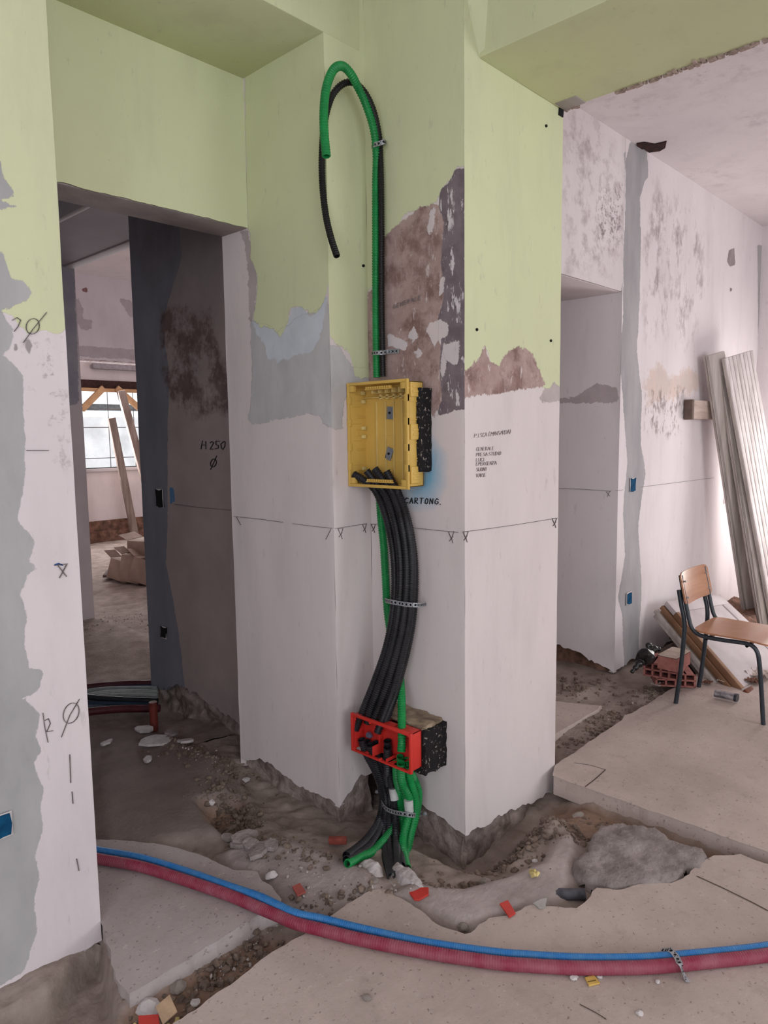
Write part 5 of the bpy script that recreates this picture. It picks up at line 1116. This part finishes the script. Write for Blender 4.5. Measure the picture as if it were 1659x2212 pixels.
strokes('pencil_writing', wco, 'x', 2.172, textpx('H 250', 436, 970, 17, .0, gap=.9)+[oval(462, 1000, 6, 9, .3), [(456, 1014), (469, 985)]], .003, m_marker, label='pencilled H 250 on the corridor wall')
strokes('pencil_line', wco, 'x', 2.172, [[(377, 1089), (430, 1096), (500, 1102)]], PW, m_pencil)
strokes('pencil_line', wr, 'y', 2.07, [[(1328, 1060), (1345, 1058)], [(1384, 1052), (1440, 1045), (1542, 1032)]], PW, m_pencil)
strokes('pencil_line', wr, 'x', 4.38, [[(1208, 1055), (1260, 1057), (1320, 1061)]]+[[(1310, 1062), (1318, 1072)], [(1318, 1061), (1312, 1073)]], PW*1.3, m_pencil)

# ------------------------------------------------------------------ far room: planks, props, cartons, grille
m_pl = simple('old plank', (150, 134, 126), (116, 98, 90), 6, .85, stretch=(3, 3, .4)); m_pn = simple('new timber', (206, 168, 128), (186, 146, 106), 6, .8)
def plank(a, b, w, th, label, mat, name='plank'):
    a, b = np.array(a), np.array(b); ax = b-a; r_ = np.cross(ax, (0, 1, 0)); r_ /= np.linalg.norm(r_); n = np.cross(ax, r_); n /= np.linalg.norm(n)
    return tag(MB().frame(a-r_*w/2, r_*w, ax, n*th).build(name, mat, bevel=.006), label, 'plank', 'planks in the far room')
plank(onz(292, 1167, 0), ony(239, 903, 10.25), .11, .05, 'shorter plank leaning against the bright far window', m_pl)
plank(onz(345, 1160, 0), ony(259, 845, 10.55), .12, .06, 'longer plank leaning across the right part of the far window', m_pl)
plank(ony(175, 885, 10.60), ony(222, 838, 10.60), .09, .05, 'diagonal timber brace at the left of the far window', m_pn, 'timber_brace')
plank(ony(310, 892, 10.60), ony(250, 838, 10.60), .09, .05, 'diagonal timber brace at the right of the far window', m_pn, 'timber_brace')
tag(MB().box((x0, 10.58, ZT-.05), (x1, 10.66, ZT)).build('timber_header', m_pn, bevel=.005), 'pale timber header under the rusty lintel of the far window', 'plank')
gr = empty('window_grille', (5, 10.85, ZS), 'thin metal grille of the bright far window', 'grille')
m_gr = simple('thin grey bar', (120, 118, 120), None, 20, .6)
kids = []
for x in np.arange(x0+.15, x1, .42): kids.append(MB().cyl((x, 10.85, ZS), (x, 10.85, ZT), .006, 8).build('bar', m_gr))
for z in (1.25, 1.72, 2.0): kids.append(MB().cyl((x0, 10.85, z), (x1, 10.85, z), .006, 8).build('bar', m_gr))
adopt(gr, *kids)
tag(MB().box((x0+.03, 10.9, 1.98), (x1-.03, 10.98, 2.08)).build('roller_shutter', simple('pale blue shutter slat', (150, 170, 180)), bevel=.01), 'pale blue horizontal shutter slat across the upper far window', 'shutter')
a = ony(200, 789, 10.62)
tag(MB().box((a[0], 10.60, a[2]-.05), (a[0]+1.2, 10.69, a[2]+.03)).build('cable_trunking', simple('grey trunking', (160, 156, 162)), bevel=.02), 'grey cable trunking above the far window', 'trunking')
m_ct = simple('brown cardboard', (158, 136, 124), (134, 112, 102), 6, .9)
c0 = onz(290, 1250, 0)
def carton(px_, sx, sy, sz, rz, rx, label, z=0, mt=None):
    P = onz(*px_, 0); root = empty('carton', (P[0], P[1], z), label, 'carton', 'cartons in the far room')
    b = MB().box((-sx/2, -sy/2, 0), (sx/2, sy/2, sz)).build('body', mt or m_ct, bevel=.008); f1 = MB().frame((-sx/2, -sy/2, sz), (sx, 0, 0), (0, -.12, .04), (0, 0, .006)).build('flap', mt or m_ct); f2 = MB().frame((-sx/2, sy/2, sz), (sx, 0, 0), (0, .1, .05), (0, 0, .006)).build('flap', mt or m_ct)
    for q in (b, f1, f2): q.parent = root
    root.rotation_euler = (rx, rx*.5, rz)
carton((262, 1252), .2, .26, .22, .5, .25, 'leftmost brown carton standing tilted in the far room pile')
carton((287, 1256), .18, .25, .29, .5, .15, 'middle brown carton in the far room pile')
carton((305, 1258), .2, .25, .26, .7, .3, 'front brown carton beside the dark wall edge')
carton((322, 1245), .36, .35, .42, .6, .05, 'largest brown carton half hidden by the corridor wall')
tag(MB().frame(tuple(onz(222, 1248, .01)), (.5, -.3, 0), (.2, .3, 0), (0, 0, .03)).build('flattened_carton', simple('dark flattened card', (100, 86, 82), (72, 60, 58), 8, .9), bevel=.004), 'dark flattened cardboard on the floor in front of the cartons', 'carton')
